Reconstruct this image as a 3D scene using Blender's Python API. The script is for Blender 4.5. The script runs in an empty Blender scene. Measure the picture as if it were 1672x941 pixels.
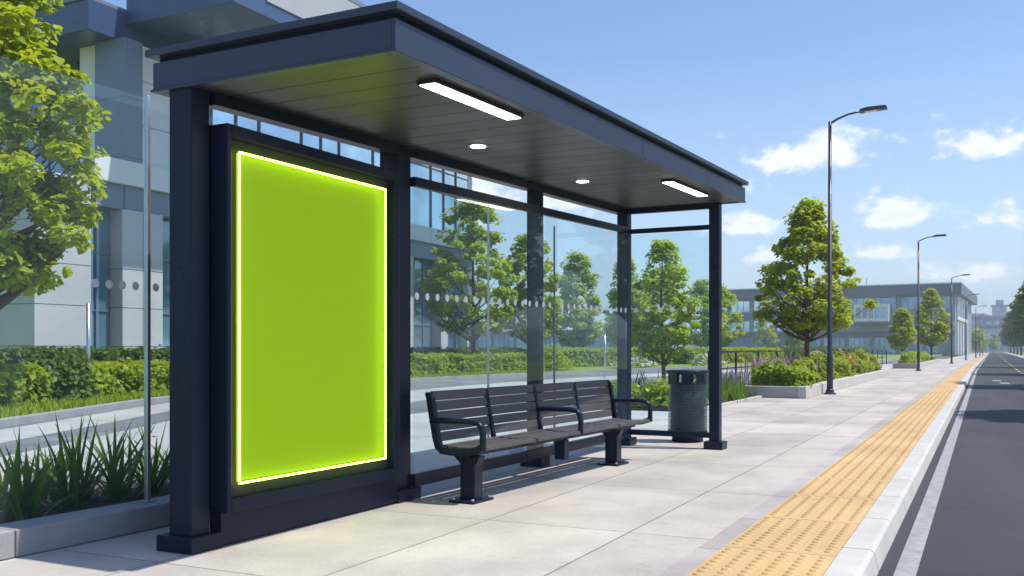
import bpy, math, random
import numpy as np
from mathutils import Matrix, Vector

random.seed(7)
RNG = np.random.default_rng(11)
scene = bpy.context.scene
C = scene.collection
R = math.radians

# ------------------------------------------------------------------ helpers
def tag(o, label=None, cat=None, group=None, kind=None):
    if label: o['label'] = label
    if cat: o['category'] = cat
    if group: o['group'] = group
    if kind: o['kind'] = kind
    return o

def link(o, parent=None):
    C.objects.link(o)
    if parent: o.parent = parent
    return o

def thing(name, label, cat, loc=(0, 0, 0), rz=0.0, group=None):
    o = bpy.data.objects.new(name, None)
    o.empty_display_size = 0.2
    o.location = loc; o.rotation_euler = (0, 0, rz)
    link(o)
    return tag(o, label, cat, group)

def copy_tree(o, parent=None):
    c = o.copy(); C.objects.link(c); c.parent = parent
    for ch in list(o.children):
        copy_tree(ch, c)
    return c

class MB:
    """collects simple shapes for ONE mesh object"""
    def __init__(s): s.v = []; s.f = []; s.m = []; s.cur = 0
    def add(s, vs, fs):
        b = len(s.v); s.v += [tuple(p) for p in vs]
        for f in fs: s.f.append(tuple(b + i for i in f)); s.m.append(s.cur)
        return s
    def box(s, x0, x1, y0, y1, z0, z1):
        v = [(x0,y0,z0),(x1,y0,z0),(x1,y1,z0),(x0,y1,z0),(x0,y0,z1),(x1,y0,z1),(x1,y1,z1),(x0,y1,z1)]
        return s.add(v, [(0,3,2,1),(4,5,6,7),(0,1,5,4),(1,2,6,5),(2,3,7,6),(3,0,4,7)])
    def quad(s, a, b, c, d): return s.add([a,b,c,d], [(0,1,2,3)])
    def prism(s, poly, axis, t0, t1):
        """poly of 2-D points (counter-clockwise) extruded along axis"""
        def P(p, t):
            return {'x': (t, p[0], p[1]), 'y': (p[0], t, p[1]), 'z': (p[0], p[1], t)}[axis]
        n = len(poly)
        v = [P(p, t0) for p in poly] + [P(p, t1) for p in poly]
        f = [tuple(range(n))[::-1], tuple(range(n, 2*n))] + [(i, (i+1) % n, n+(i+1) % n, n+i) for i in range(n)]
        return s.add(v, f)
    def tube(s, path, radii, seg=10, caps=True):
        path = [Vector(p) for p in path]
        if not isinstance(radii, (list, tuple)): radii = [radii]*len(path)
        ring = []; n = len(path); ref = None
        for i, p in enumerate(path):
            t = (path[min(i+1, n-1)] - path[max(i-1, 0)]).normalized()
            if ref is None: ref = Vector((1,0,0)) if abs(t.x) < .9 else Vector((0,1,0))
            u = t.cross(ref).normalized(); w = u.cross(t).normalized(); ref = w
            ring.append([p + (u*math.cos(2*math.pi*k/seg) + w*math.sin(2*math.pi*k/seg))*radii[i] for k in range(seg)])
        v = [q for r in ring for q in r]; f = []
        for i in range(n-1):
            for k in range(seg):
                a = i*seg+k; b = i*seg+(k+1) % seg
                f.append((a, b, b+seg, a+seg))
        if caps: f.append(tuple(range(seg))[::-1]); f.append(tuple(range((n-1)*seg, n*seg)))
        return s.add(v, f)
    def lathe(s, prof, seg=32, cx=0, cy=0):
        v = []; f = []
        for r, z in prof:
            for k in range(seg):
                a = 2*math.pi*k/seg; v.append((cx+r*math.cos(a), cy+r*math.sin(a), z))
        for i in range(len(prof)-1):
            for k in range(seg):
                a = i*seg+k; b = i*seg+(k+1) % seg
                f.append((a, b, b+seg, a+seg))
        f.append(tuple(range(seg))[::-1]); f.append(tuple(range((len(prof)-1)*seg, len(prof)*seg)))
        return s.add(v, f)
    def bar(s, a, b, w, h):
        """rectangular bar from a to b, w across (horizontal), h tall"""
        a = Vector(a); b = Vector(b); d = (b-a).normalized()
        side = d.cross(Vector((0,0,1)))
        side = side.normalized() if side.length > 1e-4 else Vector((1,0,0))
        up = side.cross(d)
        v = []
        for p in (a, b):
            for sx, sz in ((-1,-1),(1,-1),(1,1),(-1,1)): v.append(p + side*(sx*w/2) + up*(sz*h/2))
        return s.add(v, [(0,1,2,3),(7,6,5,4),(0,4,5,1),(1,5,6,2),(2,6,7,3),(3,7,4,0)])
    def map(s, fn): s.v = [tuple(fn(*p)) for p in s.v]; return s
    def build(s, name, mat, parent=None, smooth=False, bevel=0.0, seg=2):
        me = bpy.data.meshes.new(name)
        me.from_pydata(s.v, [], s.f)
        mats = mat if isinstance(mat, (list, tuple)) else [mat]
        for m in mats: me.materials.append(m)
        if len(mats) > 1: me.polygons.foreach_set('material_index', s.m)
        me.update()
        o = link(bpy.data.objects.new(name, me), parent)
        if smooth:
            me.shade_smooth()
        if bevel:
            md = o.modifiers.new('edge', 'BEVEL'); md.width = bevel; md.segments = seg
            md.limit_method = 'ANGLE'; md.angle_limit = R(35); md.harden_normals = False
        return o

def np_mesh(name, verts, faces_flat, sizes, mats, parent=None, mat_idx=None, smooth=False):
    me = bpy.data.meshes.new(name)
    me.vertices.add(len(verts)); me.vertices.foreach_set('co', np.asarray(verts, np.float32).ravel())
    me.loops.add(len(faces_flat)); me.loops.foreach_set('vertex_index', np.asarray(faces_flat, np.int32))
    sizes = np.asarray(sizes, np.int32)
    starts = np.concatenate([[0], np.cumsum(sizes)[:-1]]).astype(np.int32)
    me.polygons.add(len(sizes)); me.polygons.foreach_set('loop_start', starts)
    for m in mats: me.materials.append(m)
    if mat_idx is not None: me.polygons.foreach_set('material_index', np.asarray(mat_idx, np.int32))
    me.update(calc_edges=True); me.validate()
    return link(bpy.data.objects.new(name, me), parent)

# ---------------------------------------------------------------- materials
def new_mat(name):
    m = bpy.data.materials.new(name); m.use_nodes = True
    nt = m.node_tree
    return m, nt, nt.nodes['Principled BSDF']

def N(nt, kind, **kw):
    n = nt.nodes.new(kind)
    for k, v in kw.items():
        if k in n.inputs: n.inputs[k].default_value = v
        else: setattr(n, k, v)
    return n

def ramp(nt, fac, stops):
    n = nt.nodes.new('ShaderNodeValToRGB')
    el = n.color_ramp.elements
    while len(el) < len(stops): el.new(0.5)
    for e, (p, c) in zip(el, stops):
        e.position = p; e.color = (*c, 1) if len(c) == 3 else c
    nt.links.new(fac, n.inputs['Fac'])
    return n

def rough_mat(name, col, rough=.8, var=.25, scale=3.0, bump=.15, bscale=60, metallic=0.0, spec=.5, dark=None, coords='Object', detail=6):
    """colour with broad blotches, fine grain and a little bump"""
    m, nt, b = new_mat(name)
    tc = N(nt, 'ShaderNodeTexCoord')
    n1 = N(nt, 'ShaderNodeTexNoise', Scale=scale, Detail=detail, Roughness=.6)
    n2 = N(nt, 'ShaderNodeTexNoise', Scale=bscale, Detail=4.0, Roughness=.6)
    for n in (n1, n2): nt.links.new(tc.outputs[coords], n.inputs['Vector'])
    c = Vector(col)
    lo = dark if dark else tuple(c*(1-var)); hi = tuple(c*(1+var*.6))
    r = ramp(nt, n1.outputs['Fac'], [(.3, lo), (.7, hi)])
    mix = N(nt, 'ShaderNodeMix', data_type='RGBA', blend_type='MULTIPLY')
    mix.inputs['Factor'].default_value = .35
    g = ramp(nt, n2.outputs['Fac'], [(.3, (.62,.62,.62)), (.7, (1.25,1.25,1.25))])
    nt.links.new(r.outputs['Color'], mix.inputs['A']); nt.links.new(g.outputs['Color'], mix.inputs['B'])
    nt.links.new(mix.outputs['Result'], b.inputs['Base Color'])
    b.inputs['Metallic'].default_value = metallic
    rr = ramp(nt, n1.outputs['Fac'], [(.3, (max(rough-.1,.02),)*3), (.7, (min(rough+.08,1),)*3)])
    nt.links.new(rr.outputs['Color'], b.inputs['Roughness'])
    b.inputs['Specular IOR Level'].default_value = spec
    if bump:
        bp = N(nt, 'ShaderNodeBump', Strength=bump, Distance=.01)
        nt.links.new(n2.outputs['Fac'], bp.inputs['Height']); nt.links.new(bp.outputs['Normal'], b.inputs['Normal'])
    return m

def leaf_mat(name, c_dark, c_light, trans=(.20,.30,.02), tw=.3, rough=.5):
    m, nt, b = new_mat(name)
    out = nt.nodes['Material Output']
    geo = N(nt, 'ShaderNodeNewGeometry')
    r = ramp(nt, geo.outputs['Random Per Island'], [(.0, c_dark), (1., c_light)])
    nt.links.new(r.outputs['Color'], b.inputs['Base Color'])
    b.inputs['Roughness'].default_value = rough; b.inputs['Specular IOR Level'].default_value = .25
    t = N(nt, 'ShaderNodeBsdfTranslucent'); t.inputs['Color'].default_value = (*trans, 1)
    mx = N(nt, 'ShaderNodeMixShader'); mx.inputs['Fac'].default_value = tw
    nt.links.new(b.outputs['BSDF'], mx.inputs[1]); nt.links.new(t.outputs['BSDF'], mx.inputs[2])
    nt.links.new(mx.outputs['Shader'], out.inputs['Surface'])
    return m

def glass_mat(name, tint=(.86,.93,.95), milk=.04, milkcol=(.6,.72,.78), ior=1.5, gloss=1.0):
    m, nt, b = new_mat(name)
    out = nt.nodes['Material Output']; nt.nodes.remove(b)
    tr = N(nt, 'ShaderNodeBsdfTransparent'); tr.inputs['Color'].default_value = (*tint, 1)
    gl = N(nt, 'ShaderNodeBsdfGlossy', Roughness=.015); gl.inputs['Color'].default_value = (gloss,gloss,gloss,1)
    df = N(nt, 'ShaderNodeBsdfDiffuse'); df.inputs['Color'].default_value = (*milkcol, 1)
    tc = N(nt, 'ShaderNodeTexCoord'); mp = N(nt, 'ShaderNodeMapping'); mp.inputs['Scale'].default_value = (1,1,.35)
    nz = N(nt, 'ShaderNodeTexNoise', Scale=1.3, Detail=5.0)
    nt.links.new(tc.outputs['Object'], mp.inputs['Vector']); nt.links.new(mp.outputs['Vector'], nz.inputs['Vector'])
    dr = ramp(nt, nz.outputs['Fac'], [(.35, (milk*.5,)*3), (.75, (milk*1.6,)*3)])
    fr = N(nt, 'ShaderNodeFresnel', IOR=ior)
    m1 = N(nt, 'ShaderNodeMixShader'); m2 = N(nt, 'ShaderNodeMixShader')
    nt.links.new(dr.outputs['Color'], m1.inputs['Fac'])
    nt.links.new(tr.outputs[0], m1.inputs[1]); nt.links.new(df.outputs[0], m1.inputs[2])
    ge = N(nt, 'ShaderNodeNewGeometry'); iv = N(nt, 'ShaderNodeMath', operation='SUBTRACT'); iv.inputs[0].default_value = 1.0
    nt.links.new(ge.outputs['Backfacing'], iv.inputs[1])
    ml = N(nt, 'ShaderNodeMath', operation='MULTIPLY'); nt.links.new(fr.outputs[0], ml.inputs[0]); nt.links.new(iv.outputs[0], ml.inputs[1])
    nt.links.new(ml.outputs[0], m2.inputs['Fac'])
    nt.links.new(m1.outputs[0], m2.inputs[1]); nt.links.new(gl.outputs[0], m2.inputs[2])
    nt.links.new(m2.outputs[0], out.inputs['Surface'])
    return m

def emit_mat(name, col, strength, base=(.8,.8,.8), rough=.4, spec=.5):
    m, nt, b = new_mat(name)
    b.inputs['Base Color'].default_value = (*base, 1); b.inputs['Roughness'].default_value = rough; b.inputs['Specular IOR Level'].default_value = spec
    b.inputs['Emission Color'].default_value = (*col, 1); b.inputs['Emission Strength'].default_value = strength
    return m

M = {}
M['frame'] = rough_mat('powder_coated_metal', (.0080,.0150,.0360), rough=.34, var=.10, scale=1.5, bump=.03, bscale=400, spec=.18)
M['fascia'] = rough_mat('fascia_metal', (.026,.040,.074), rough=.40, var=.08, scale=.8, bump=.03, bscale=300, spec=.5)
M['soffit'] = rough_mat('soffit_metal', (.042,.044,.045), rough=.42, var=.08, scale=.8, bump=.03, bscale=300, spec=.4)
M['black'] = rough_mat('black_matte', (.016,.018,.022), rough=.45, var=.1, bump=.03)
M['mat_board'] = rough_mat('mat_board', (.030,.036,.030), rough=.6, var=.05, bump=0, spec=.2)
M['bin'] = rough_mat('bin_metal', (.060,.072,.10), rough=.34, var=.1, bump=0, spec=.6)
M['slat'] = rough_mat('bench_slat', (.075,.070,.078), rough=.5, var=.25, scale=5, bump=.1, bscale=120)
M['steel'] = rough_mat('brushed_steel', (.55,.57,.60), rough=.35, var=.08, metallic=.85, bump=.03, bscale=200)
M['dot'] = rough_mat('white_dot', (.95,.95,.95), rough=.5, var=.02, bump=0)
M['glass'] = glass_mat('shelter_glass', (.90,.97,.985), .035, (.66,.82,.90), ior=1.38)
M['glass_end'] = glass_mat('end_glass', (.90,.97,.985), .012, (.60,.76,.86), ior=1.4)
M['glass_clear'] = glass_mat('screen_glass', (.93,.97,.98), .018, (.60,.76,.86))
M['lamp_on'] = emit_mat('ceiling_light_on', (1,.95,.86), 9.0)
M['screen'] = emit_mat('display_screen', (.22,.38,.003), .62, base=(.17,.26,.004), spec=.12, rough=.35)
M['strip'] = emit_mat('lime_strip', (.76,1.0,.09), 7.0, base=(.6,.8,.1))
M['paint_white'] = rough_mat('road_paint', (.33,.32,.315), rough=.75, var=.2, scale=9, bump=.1, bscale=90, dark=(.22,.215,.215))
M['paint_yellow'] = rough_mat('yellow_paint', (.62,.42,.06), rough=.7, var=.2, scale=4, bump=.1, bscale=90)
M['kerb'] = rough_mat('kerb_concrete', (.50,.48,.46), rough=.85, var=.14, scale=2.2, bump=.2, bscale=90)
M['kerb_grey'] = rough_mat('planter_concrete', (.33,.33,.34), rough=.85, var=.16, scale=2.0, bump=.2, bscale=80)
M['soil'] = rough_mat('soil', (.05,.035,.022), rough=.95, var=.4, scale=14, bump=.8, bscale=60)
M['lawn'] = rough_mat('lawn_ground', (.19,.26,.022), rough=.95, var=.35, scale=.35, bump=.6, bscale=18)
M['terrain'] = rough_mat('terrain', (.10,.12,.05), rough=.95, var=.3, scale=.02, bump=0, bscale=1)
M['bark'] = rough_mat('bark', (.12,.085,.06), rough=.9, var=.35, scale=9, bump=.7, bscale=40)
M['pole'] = rough_mat('lamp_pole', (.018,.025,.042), rough=.38, var=.1, bump=.03, bscale=300, spec=.5)
M['lens'] = rough_mat('lamp_lens', (.75,.74,.70), rough=.25, var=.05, bump=0)
M['bnavy'] = rough_mat('navy_cladding', (.052,.095,.195), rough=.32, var=.10, scale=.25, bump=0, spec=.6)
M['bnavy2'] = rough_mat('blue_grey_cladding', (.17,.215,.30), rough=.4, var=.10, scale=.25, bump=0)
M['bwhite'] = rough_mat('white_panel', (.74,.75,.77), rough=.55, var=.07, scale=.4, bump=0)
M['bpale'] = rough_mat('pale_grey_panel', (.40,.41,.44), rough=.6, var=.08, scale=.4, bump=0)
M['bstone'] = rough_mat('pale_stone', (.52,.53,.56), rough=.7, var=.10, scale=.5, bump=.05, bscale=20)
M['bgrey'] = rough_mat('grey_cladding', (.27,.30,.36), rough=.55, var=.10, scale=.15, bump=0)
M['bgrey_dark'] = rough_mat('dark_grey_cladding', (.10,.12,.17), rough=.5, var=.1, scale=.15, bump=0)
M['seam'] = rough_mat('panel_seam', (.10,.12,.16), rough=.7, var=.05, bump=0)
M['mullion'] = rough_mat('mullion', (.16,.19,.25), rough=.4, var=.05, bump=0)
M['far'] = rough_mat('far_concrete', (.22,.24,.28), rough=.8, var=.1, scale=.05, bump=0)
M['hill'] = rough_mat('hill', (.10,.13,.12), rough=1, var=.3, scale=.02, bump=0)

def facade_glass(name, base, metallic, rough=.06):
    m, nt, b = new_mat(name)
    tc = N(nt, 'ShaderNodeTexCoord'); n = N(nt, 'ShaderNodeTexNoise', Scale=.22, Detail=3.0)
    nt.links.new(tc.outputs['Object'], n.inputs['Vector'])
    c = Vector(base)
    r = ramp(nt, n.outputs['Fac'], [(.35, tuple(c*.7)), (.65, tuple(c*1.25))])
    nt.links.new(r.outputs['Color'], b.inputs['Base Color'])
    b.inputs['Metallic'].default_value = metallic; b.inputs['Roughness'].default_value = rough
    bp = N(nt, 'ShaderNodeBump', Strength=.06, Distance=.05)
    n2 = N(nt, 'ShaderNodeTexNoise', Scale=.8, Detail=1.0)
    nt.links.new(tc.outputs['Object'], n2.inputs['Vector'])
    nt.links.new(n2.outputs['Fac'], bp.inputs['Height']); nt.links.new(bp.outputs['Normal'], b.inputs['Normal'])
    return m
M['fglass'] = facade_glass('facade_glass', (.58,.76,.86), .75)
M['fglass_dark'] = facade_glass('facade_glass_dark', (.24,.38,.50), .6)

def paving_mat(name, col, bw, bh, mortar=.006, off=0.0, rot=0.0, tilevar=.13, stain=.27):
    """slabs with joints laid out in the ground's own metres"""
    m, nt, b = new_mat(name)
    tc = N(nt, 'ShaderNodeTexCoord'); mp = N(nt, 'ShaderNodeMapping')
    mp.inputs['Rotation'].default_value = (0,0,rot)
    nt.links.new(tc.outputs['Object'], mp.inputs['Vector'])
    br = N(nt, 'ShaderNodeTexBrick', offset=off, squash=1.0)
    br.inputs['Scale'].default_value = 1.0
    br.inputs['Brick Width'].default_value = bw; br.inputs['Row Height'].default_value = bh
    br.inputs['Mortar Size'].default_value = mortar; br.inputs['Mortar Smooth'].default_value = .2
    c = Vector(col)
    br.inputs['Color1'].default_value = (*(c*(1-tilevar)), 1); br.inputs['Color2'].default_value = (*(c*(1+tilevar*.6)), 1)
    br.inputs['Mortar'].default_value = (*(c*.30), 1)
    nt.links.new(mp.outputs['Vector'], br.inputs['Vector'])
    n1 = N(nt, 'ShaderNodeTexNoise', Scale=.9, Detail=8.0, Roughness=.62)
    n2 = N(nt, 'ShaderNodeTexNoise', Scale=55.0, Detail=5.0, Roughness=.6)
    n3 = N(nt, 'ShaderNodeTexNoise', Scale=7.0, Detail=6.0, Roughness=.7)
    for n in (n1, n2, n3): nt.links.new(tc.outputs['Object'], n.inputs['Vector'])
    s1 = ramp(nt, n1.outputs['Fac'], [(.32, (1-stain,1-stain,1-stain*.95)), (.62, (1.04,1.03,1.02))])
    s2 = ramp(nt, n2.outputs['Fac'], [(.3, (.86,.86,.86)), (.7, (1.08,1.08,1.08))])
    s3 = ramp(nt, n3.outputs['Fac'], [(.28, (.80,.79,.78)), (.42, (1,1,1))])
    last = br.outputs['Color']
    for s in (s1, s2, s3):
        mx = N(nt, 'ShaderNodeMix', data_type='RGBA', blend_type='MULTIPLY'); mx.inputs['Factor'].default_value = 1.0
        nt.links.new(last, mx.inputs['A']); nt.links.new(s.outputs['Color'], mx.inputs['B']); last = mx.outputs['Result']
    sp = N(nt, 'ShaderNodeTexVoronoi', Scale=2.3); sp.inputs['Randomness'].default_value = 1.0
    nt.links.new(tc.outputs['Object'], sp.inputs['Vector'])
    sr_ = ramp(nt, sp.outputs['Distance'], [(.030, (.62,.60,.58)), (.052, (1,1,1))])
    mx = N(nt, 'ShaderNodeMix', data_type='RGBA', blend_type='MULTIPLY'); mx.inputs['Factor'].default_value = .7
    nt.links.new(last, mx.inputs['A']); nt.links.new(sr_.outputs['Color'], mx.inputs['B']); last = mx.outputs['Result']
    nt.links.new(last, b.inputs['Base Color'])
    b.inputs['Roughness'].default_value = .72; b.inputs['Specular IOR Level'].default_value = .35
    bp = N(nt, 'ShaderNodeBump', Strength=.35, Distance=.004)
    inv = N(nt, 'ShaderNodeMath', operation='SUBTRACT'); inv.inputs[0].default_value = 1.0
    nt.links.new(br.outputs['Fac'], inv.inputs[1])
    ad = N(nt, 'ShaderNodeMath', operation='MULTIPLY_ADD'); ad.inputs[1].default_value = .18
    nt.links.new(n2.outputs['Fac'], ad.inputs[0]); nt.links.new(inv.outputs[0], ad.inputs[2])
    nt.links.new(ad.outputs[0], bp.inputs['Height']); nt.links.new(bp.outputs['Normal'], b.inputs['Normal'])
    return m
M['pave'] = paving_mat('pavement_slabs', (.50,.452,.410), 2.1, 1.09)
M['plaza'] = paving_mat('plaza_slabs', (.47,.455,.44), 2.4, 2.4, stain=.15)
M['border'] = paving_mat('border_slabs', (.42,.395,.38), 1.2, 5.0)
M['tactile'] = paving_mat('tactile_tiles', (.57,.385,.18), 1.22, 9.0, tilevar=.06, stain=.16)

def asphalt_mat(name, col):
    m, nt, b = new_mat(name)
    tc = N(nt, 'ShaderNodeTexCoord')
    n1 = N(nt, 'ShaderNodeTexNoise', Scale=.35, Detail=8.0, Roughness=.65)
    n2 = N(nt, 'ShaderNodeTexNoise', Scale=140.0, Detail=3.0)
    vo = N(nt, 'ShaderNodeTexVoronoi', Scale=90.0)
    mp = N(nt, 'ShaderNodeMapping'); mp.inputs['Scale'].default_value = (.12, 1.6, 1)
    n3 = N(nt, 'ShaderNodeTexNoise', Scale=.9, Detail=3.0)
    for n in (n1, n2, vo): nt.links.new(tc.outputs['Object'], n.inputs['Vector'])
    nt.links.new(tc.outputs['Object'], mp.inputs['Vector']); nt.links.new(mp.outputs['Vector'], n3.inputs['Vector'])
    c = Vector(col)
    a = ramp(nt, n1.outputs['Fac'], [(.34, tuple(c*.62)), (.44, tuple(c*.95)), (.56, tuple(c)), (.66, tuple(c*1.45))])
    g = ramp(nt, n2.outputs['Fac'], [(.3, (.7,.7,.7)), (.7, (1.35,1.35,1.35))])
    w = ramp(nt, n3.outputs['Fac'], [(.35, (.85,.85,.85)), (.65, (1.12,1.12,1.12))])
    last = a.outputs['Color']
    for s in (g, w):
        mx = N(nt, 'ShaderNodeMix', data_type='RGBA', blend_type='MULTIPLY'); mx.inputs['Factor'].default_value = 1.0
        nt.links.new(last, mx.inputs['A']); nt.links.new(s.outputs['Color'], mx.inputs['B']); last = mx.outputs['Result']
    nt.links.new(last, b.inputs['Base Color']); b.inputs['Roughness'].default_value = .8
    bp = N(nt, 'ShaderNodeBump', Strength=.5, Distance=.004)
    nt.links.new(vo.outputs['Distance'], bp.inputs['Height']); nt.links.new(bp.outputs['Normal'], b.inputs['Normal'])
    return m
M['asphalt'] = asphalt_mat('asphalt', (.036,.037,.044))
M['service'] = asphalt_mat('service_asphalt', (.17,.17,.185))
M['gutter'] = rough_mat('gutter_concrete', (.40,.40,.41), rough=.85, var=.30, scale=2.5, bump=.25, bscale=70, dark=(.20,.20,.21))

M['leaf_a'] = leaf_mat('street_tree_leaf', (.150,.225,.013), (.42,.465,.030), (.58,.66,.025), .45)
M['leaf_b'] = leaf_mat('lawn_tree_leaf', (.17,.255,.030), (.42,.49,.060), (.58,.68,.05), .47)
M['leaf_c'] = leaf_mat('far_tree_leaf', (.08,.135,.022), (.19,.25,.032), (.32,.40,.03), .32)
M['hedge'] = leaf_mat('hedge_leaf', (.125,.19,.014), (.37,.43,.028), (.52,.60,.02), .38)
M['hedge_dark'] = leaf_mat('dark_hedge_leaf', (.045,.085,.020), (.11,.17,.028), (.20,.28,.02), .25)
M['blade'] = leaf_mat('strap_leaf', (.05,.115,.020), (.15,.25,.032), (.26,.40,.03), .30, .4)
M['grass'] = leaf_mat('grass_blade', (.16,.22,.016), (.34,.40,.03), (.46,.54,.03), .35)
M['shrub'] = leaf_mat('shrub_leaf', (.12,.20,.016), (.32,.40,.030), (.44,.56,.02), .38)
M['plume'] = leaf_mat('plume', (.42,.26,.30), (.62,.46,.46), (.5,.35,.35), .3)
M['lav'] = leaf_mat('lavender_spike', (.16,.12,.22), (.30,.22,.34), (.2,.15,.25), .2)
M['redflower'] = leaf_mat('red_petal', (.50,.06,.06), (.70,.22,.16), (.5,.1,.08), .2)
M['whiteflower'] = leaf_mat('white_petal', (.62,.55,.52), (.80,.74,.70), (.6,.5,.5), .2)
M['yellowflower'] = leaf_mat('yellow_petal', (.55,.42,.04), (.75,.62,.10), (.5,.4,.04), .2)

# ----------------------------------------------------------------- leaves
def leaves_np(cent, size, up=.55, squash=.75, out=None, outw=0.0, rng=RNG):
    """folded two-quad leaves; cent (n,3), size scalar or (n,)"""
    n = len(cent)
    nrm = rng.normal(size=(n,3)); nrm /= np.linalg.norm(nrm, axis=1, keepdims=True)
    nrm[:,2] = np.abs(nrm[:,2]) + up
    if out is not None: nrm = nrm + out*outw
    nrm /= np.linalg.norm(nrm, axis=1, keepdims=True)
    a = rng.normal(size=(n,3)); t = np.cross(nrm, a); t /= np.linalg.norm(t, axis=1, keepdims=True) + 1e-9
    s = np.cross(nrm, t)
    L = (np.asarray(size)*rng.uniform(.7,1.3,n))[:,None]; Wd = L*squash*.5
    base = cent - t*L*.5; tip = cent + t*L*.5 - nrm*L*.08
    l1 = cent - t*L*.16 + s*Wd*.95 + nrm*L*.10; l2 = cent + t*L*.22 + s*Wd*.75 + nrm*L*.06
    r1 = cent - t*L*.16 - s*Wd*.95 + nrm*L*.10; r2 = cent + t*L*.22 - s*Wd*.75 + nrm*L*.06
    V = np.stack([base, r1, r2, tip, l2, l1], 1).reshape(-1,3)
    idx = (np.arange(n)*6)[:,None]
    F = np.concatenate([idx+np.array([[0,1,2,3]]), idx+np.array([[0,3,4,5]])], 1).reshape(-1)
    return V, F, np.full(2*n, 4)

def merge(parts):
    V = []; F = []; S = []; I = []; off = 0
    for (v, f, s, mi) in parts:
        V.append(v); F.append(np.asarray(f)+off); S.append(s); I.append(np.full(len(s), mi)); off += len(v)
    return np.concatenate(V), np.concatenate(F), np.concatenate(S), np.concatenate(I)

def box_np(x0, x1, y0, y1, z0, z1):
    v = np.array([(x0,y0,z0),(x1,y0,z0),(x1,y1,z0),(x0,y1,z0),(x0,y0,z1),(x1,y0,z1),(x1,y1,z1),(x0,y1,z1)], float)
    return v, np.array([0,3,2,1,4,5,6,7,0,1,5,4,1,2,6,5,2,3,7,6,3,0,4,7]), np.full(6,4)

def make_tree(name, label, cat, loc, height, radius, crown_bottom, leaf, nclump, nleaf, lsize, shape=1.0,
              trunk_r=.06, group=None, seed=1, clump=.42, lean=0.0, shift=(0,0)):
    """tapered trunk, limbs, and a crown of leaf clumps carried by twigs.
    shape: 1 = broad cone, 0 = egg"""
    rng = np.random.default_rng(seed)
    t = thing(name, label, cat, loc, 0, group)
    ch = height - crown_bottom
    tb = MB()
    path = []; rad = []
    for i in range(9):
        q = i/8; z = q*height*.93
        path.append((lean*z + .04*math.sin(q*6+seed), .04*math.cos(q*5+seed)-.04*math.cos(seed), z)); rad.append(trunk_r*(1.25-.25*min(1,q*12))*(1-q)**.8 + .006)
    tb.tube(path, rad, 9)
    def env(h):      # radius at crown fraction h
        egg = math.sin(math.pi*min(1, max(0, .12+.86*h)))**.7
        cone = (1-h)**.75*min(1, (h+.05)/.22)**.6
        return radius*(shape*cone*1.08 + (1-shape)*egg)
    cents = []
    for i in range(nclump):
        h = rng.uniform(0,1)**(1.0 + .5*shape)
        az = i*2.39996 + rng.uniform(-.5,.5)
        rr = env(h)*(.35 + .65*rng.uniform(0,1)**.45)*rng.uniform(.74,1.10)
        rr = min(rr, radius*.95)
        z = crown_bottom + ch*h*.97
        x = rr*math.cos(az) + lean*z + shift[0]*h; y = rr*math.sin(az) + shift[1]*h
        cents.append((x, y, z, rr))
    # limbs: main ones go to outer clumps
    outer = sorted(cents, key=lambda c: -c[3])[:max(8, nclump//5)]
    for (x, y, z, rr) in outer:
        z0 = max(crown_bottom*.72, z - rr*rng.uniform(.7,1.0))
        z0 = min(z0, height*.85)
        p0 = Vector((lean*z0, 0, z0)); p2 = Vector((x, y, z))
        mid = p0.lerp(p2, .5) + Vector((0,0,-.10*rr))
        r0 = trunk_r*.5*(1-z0/height)+.006
        tb.tube([p0, p0.lerp(mid,.5)+Vector((0,0,-.02)), mid, p2], [r0, r0*.8, r0*.55, .004], 6)
    tb.build('trunk', M['bark'], t, smooth=True)
    pts = []; outs = []
    for (x, y, z, rr) in cents:
        k = int(nleaf*1.9*rng.uniform(.45,1.55))
        d = rng.normal(size=(k,3)); d /= np.linalg.norm(d, axis=1, keepdims=True)
        d *= rng.uniform(.25,1,(k,1))**.5
        cr = clump*rng.uniform(.55,1.2)*(1.15-.45*min(1, rr/radius))
        pts.append(np.array([x,y,z]) + d*np.array([cr, cr, cr*.62])); outs.append(d)
    P = np.concatenate(pts); D = np.concatenate(outs)
    V, F, S = leaves_np(P, lsize*.80*rng.uniform(.7,1.25,len(P)), up=.75, out=D, outw=.7, rng=rng)
    np_mesh('crown', V, F, S, [M[leaf]], t)
    return t

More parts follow.
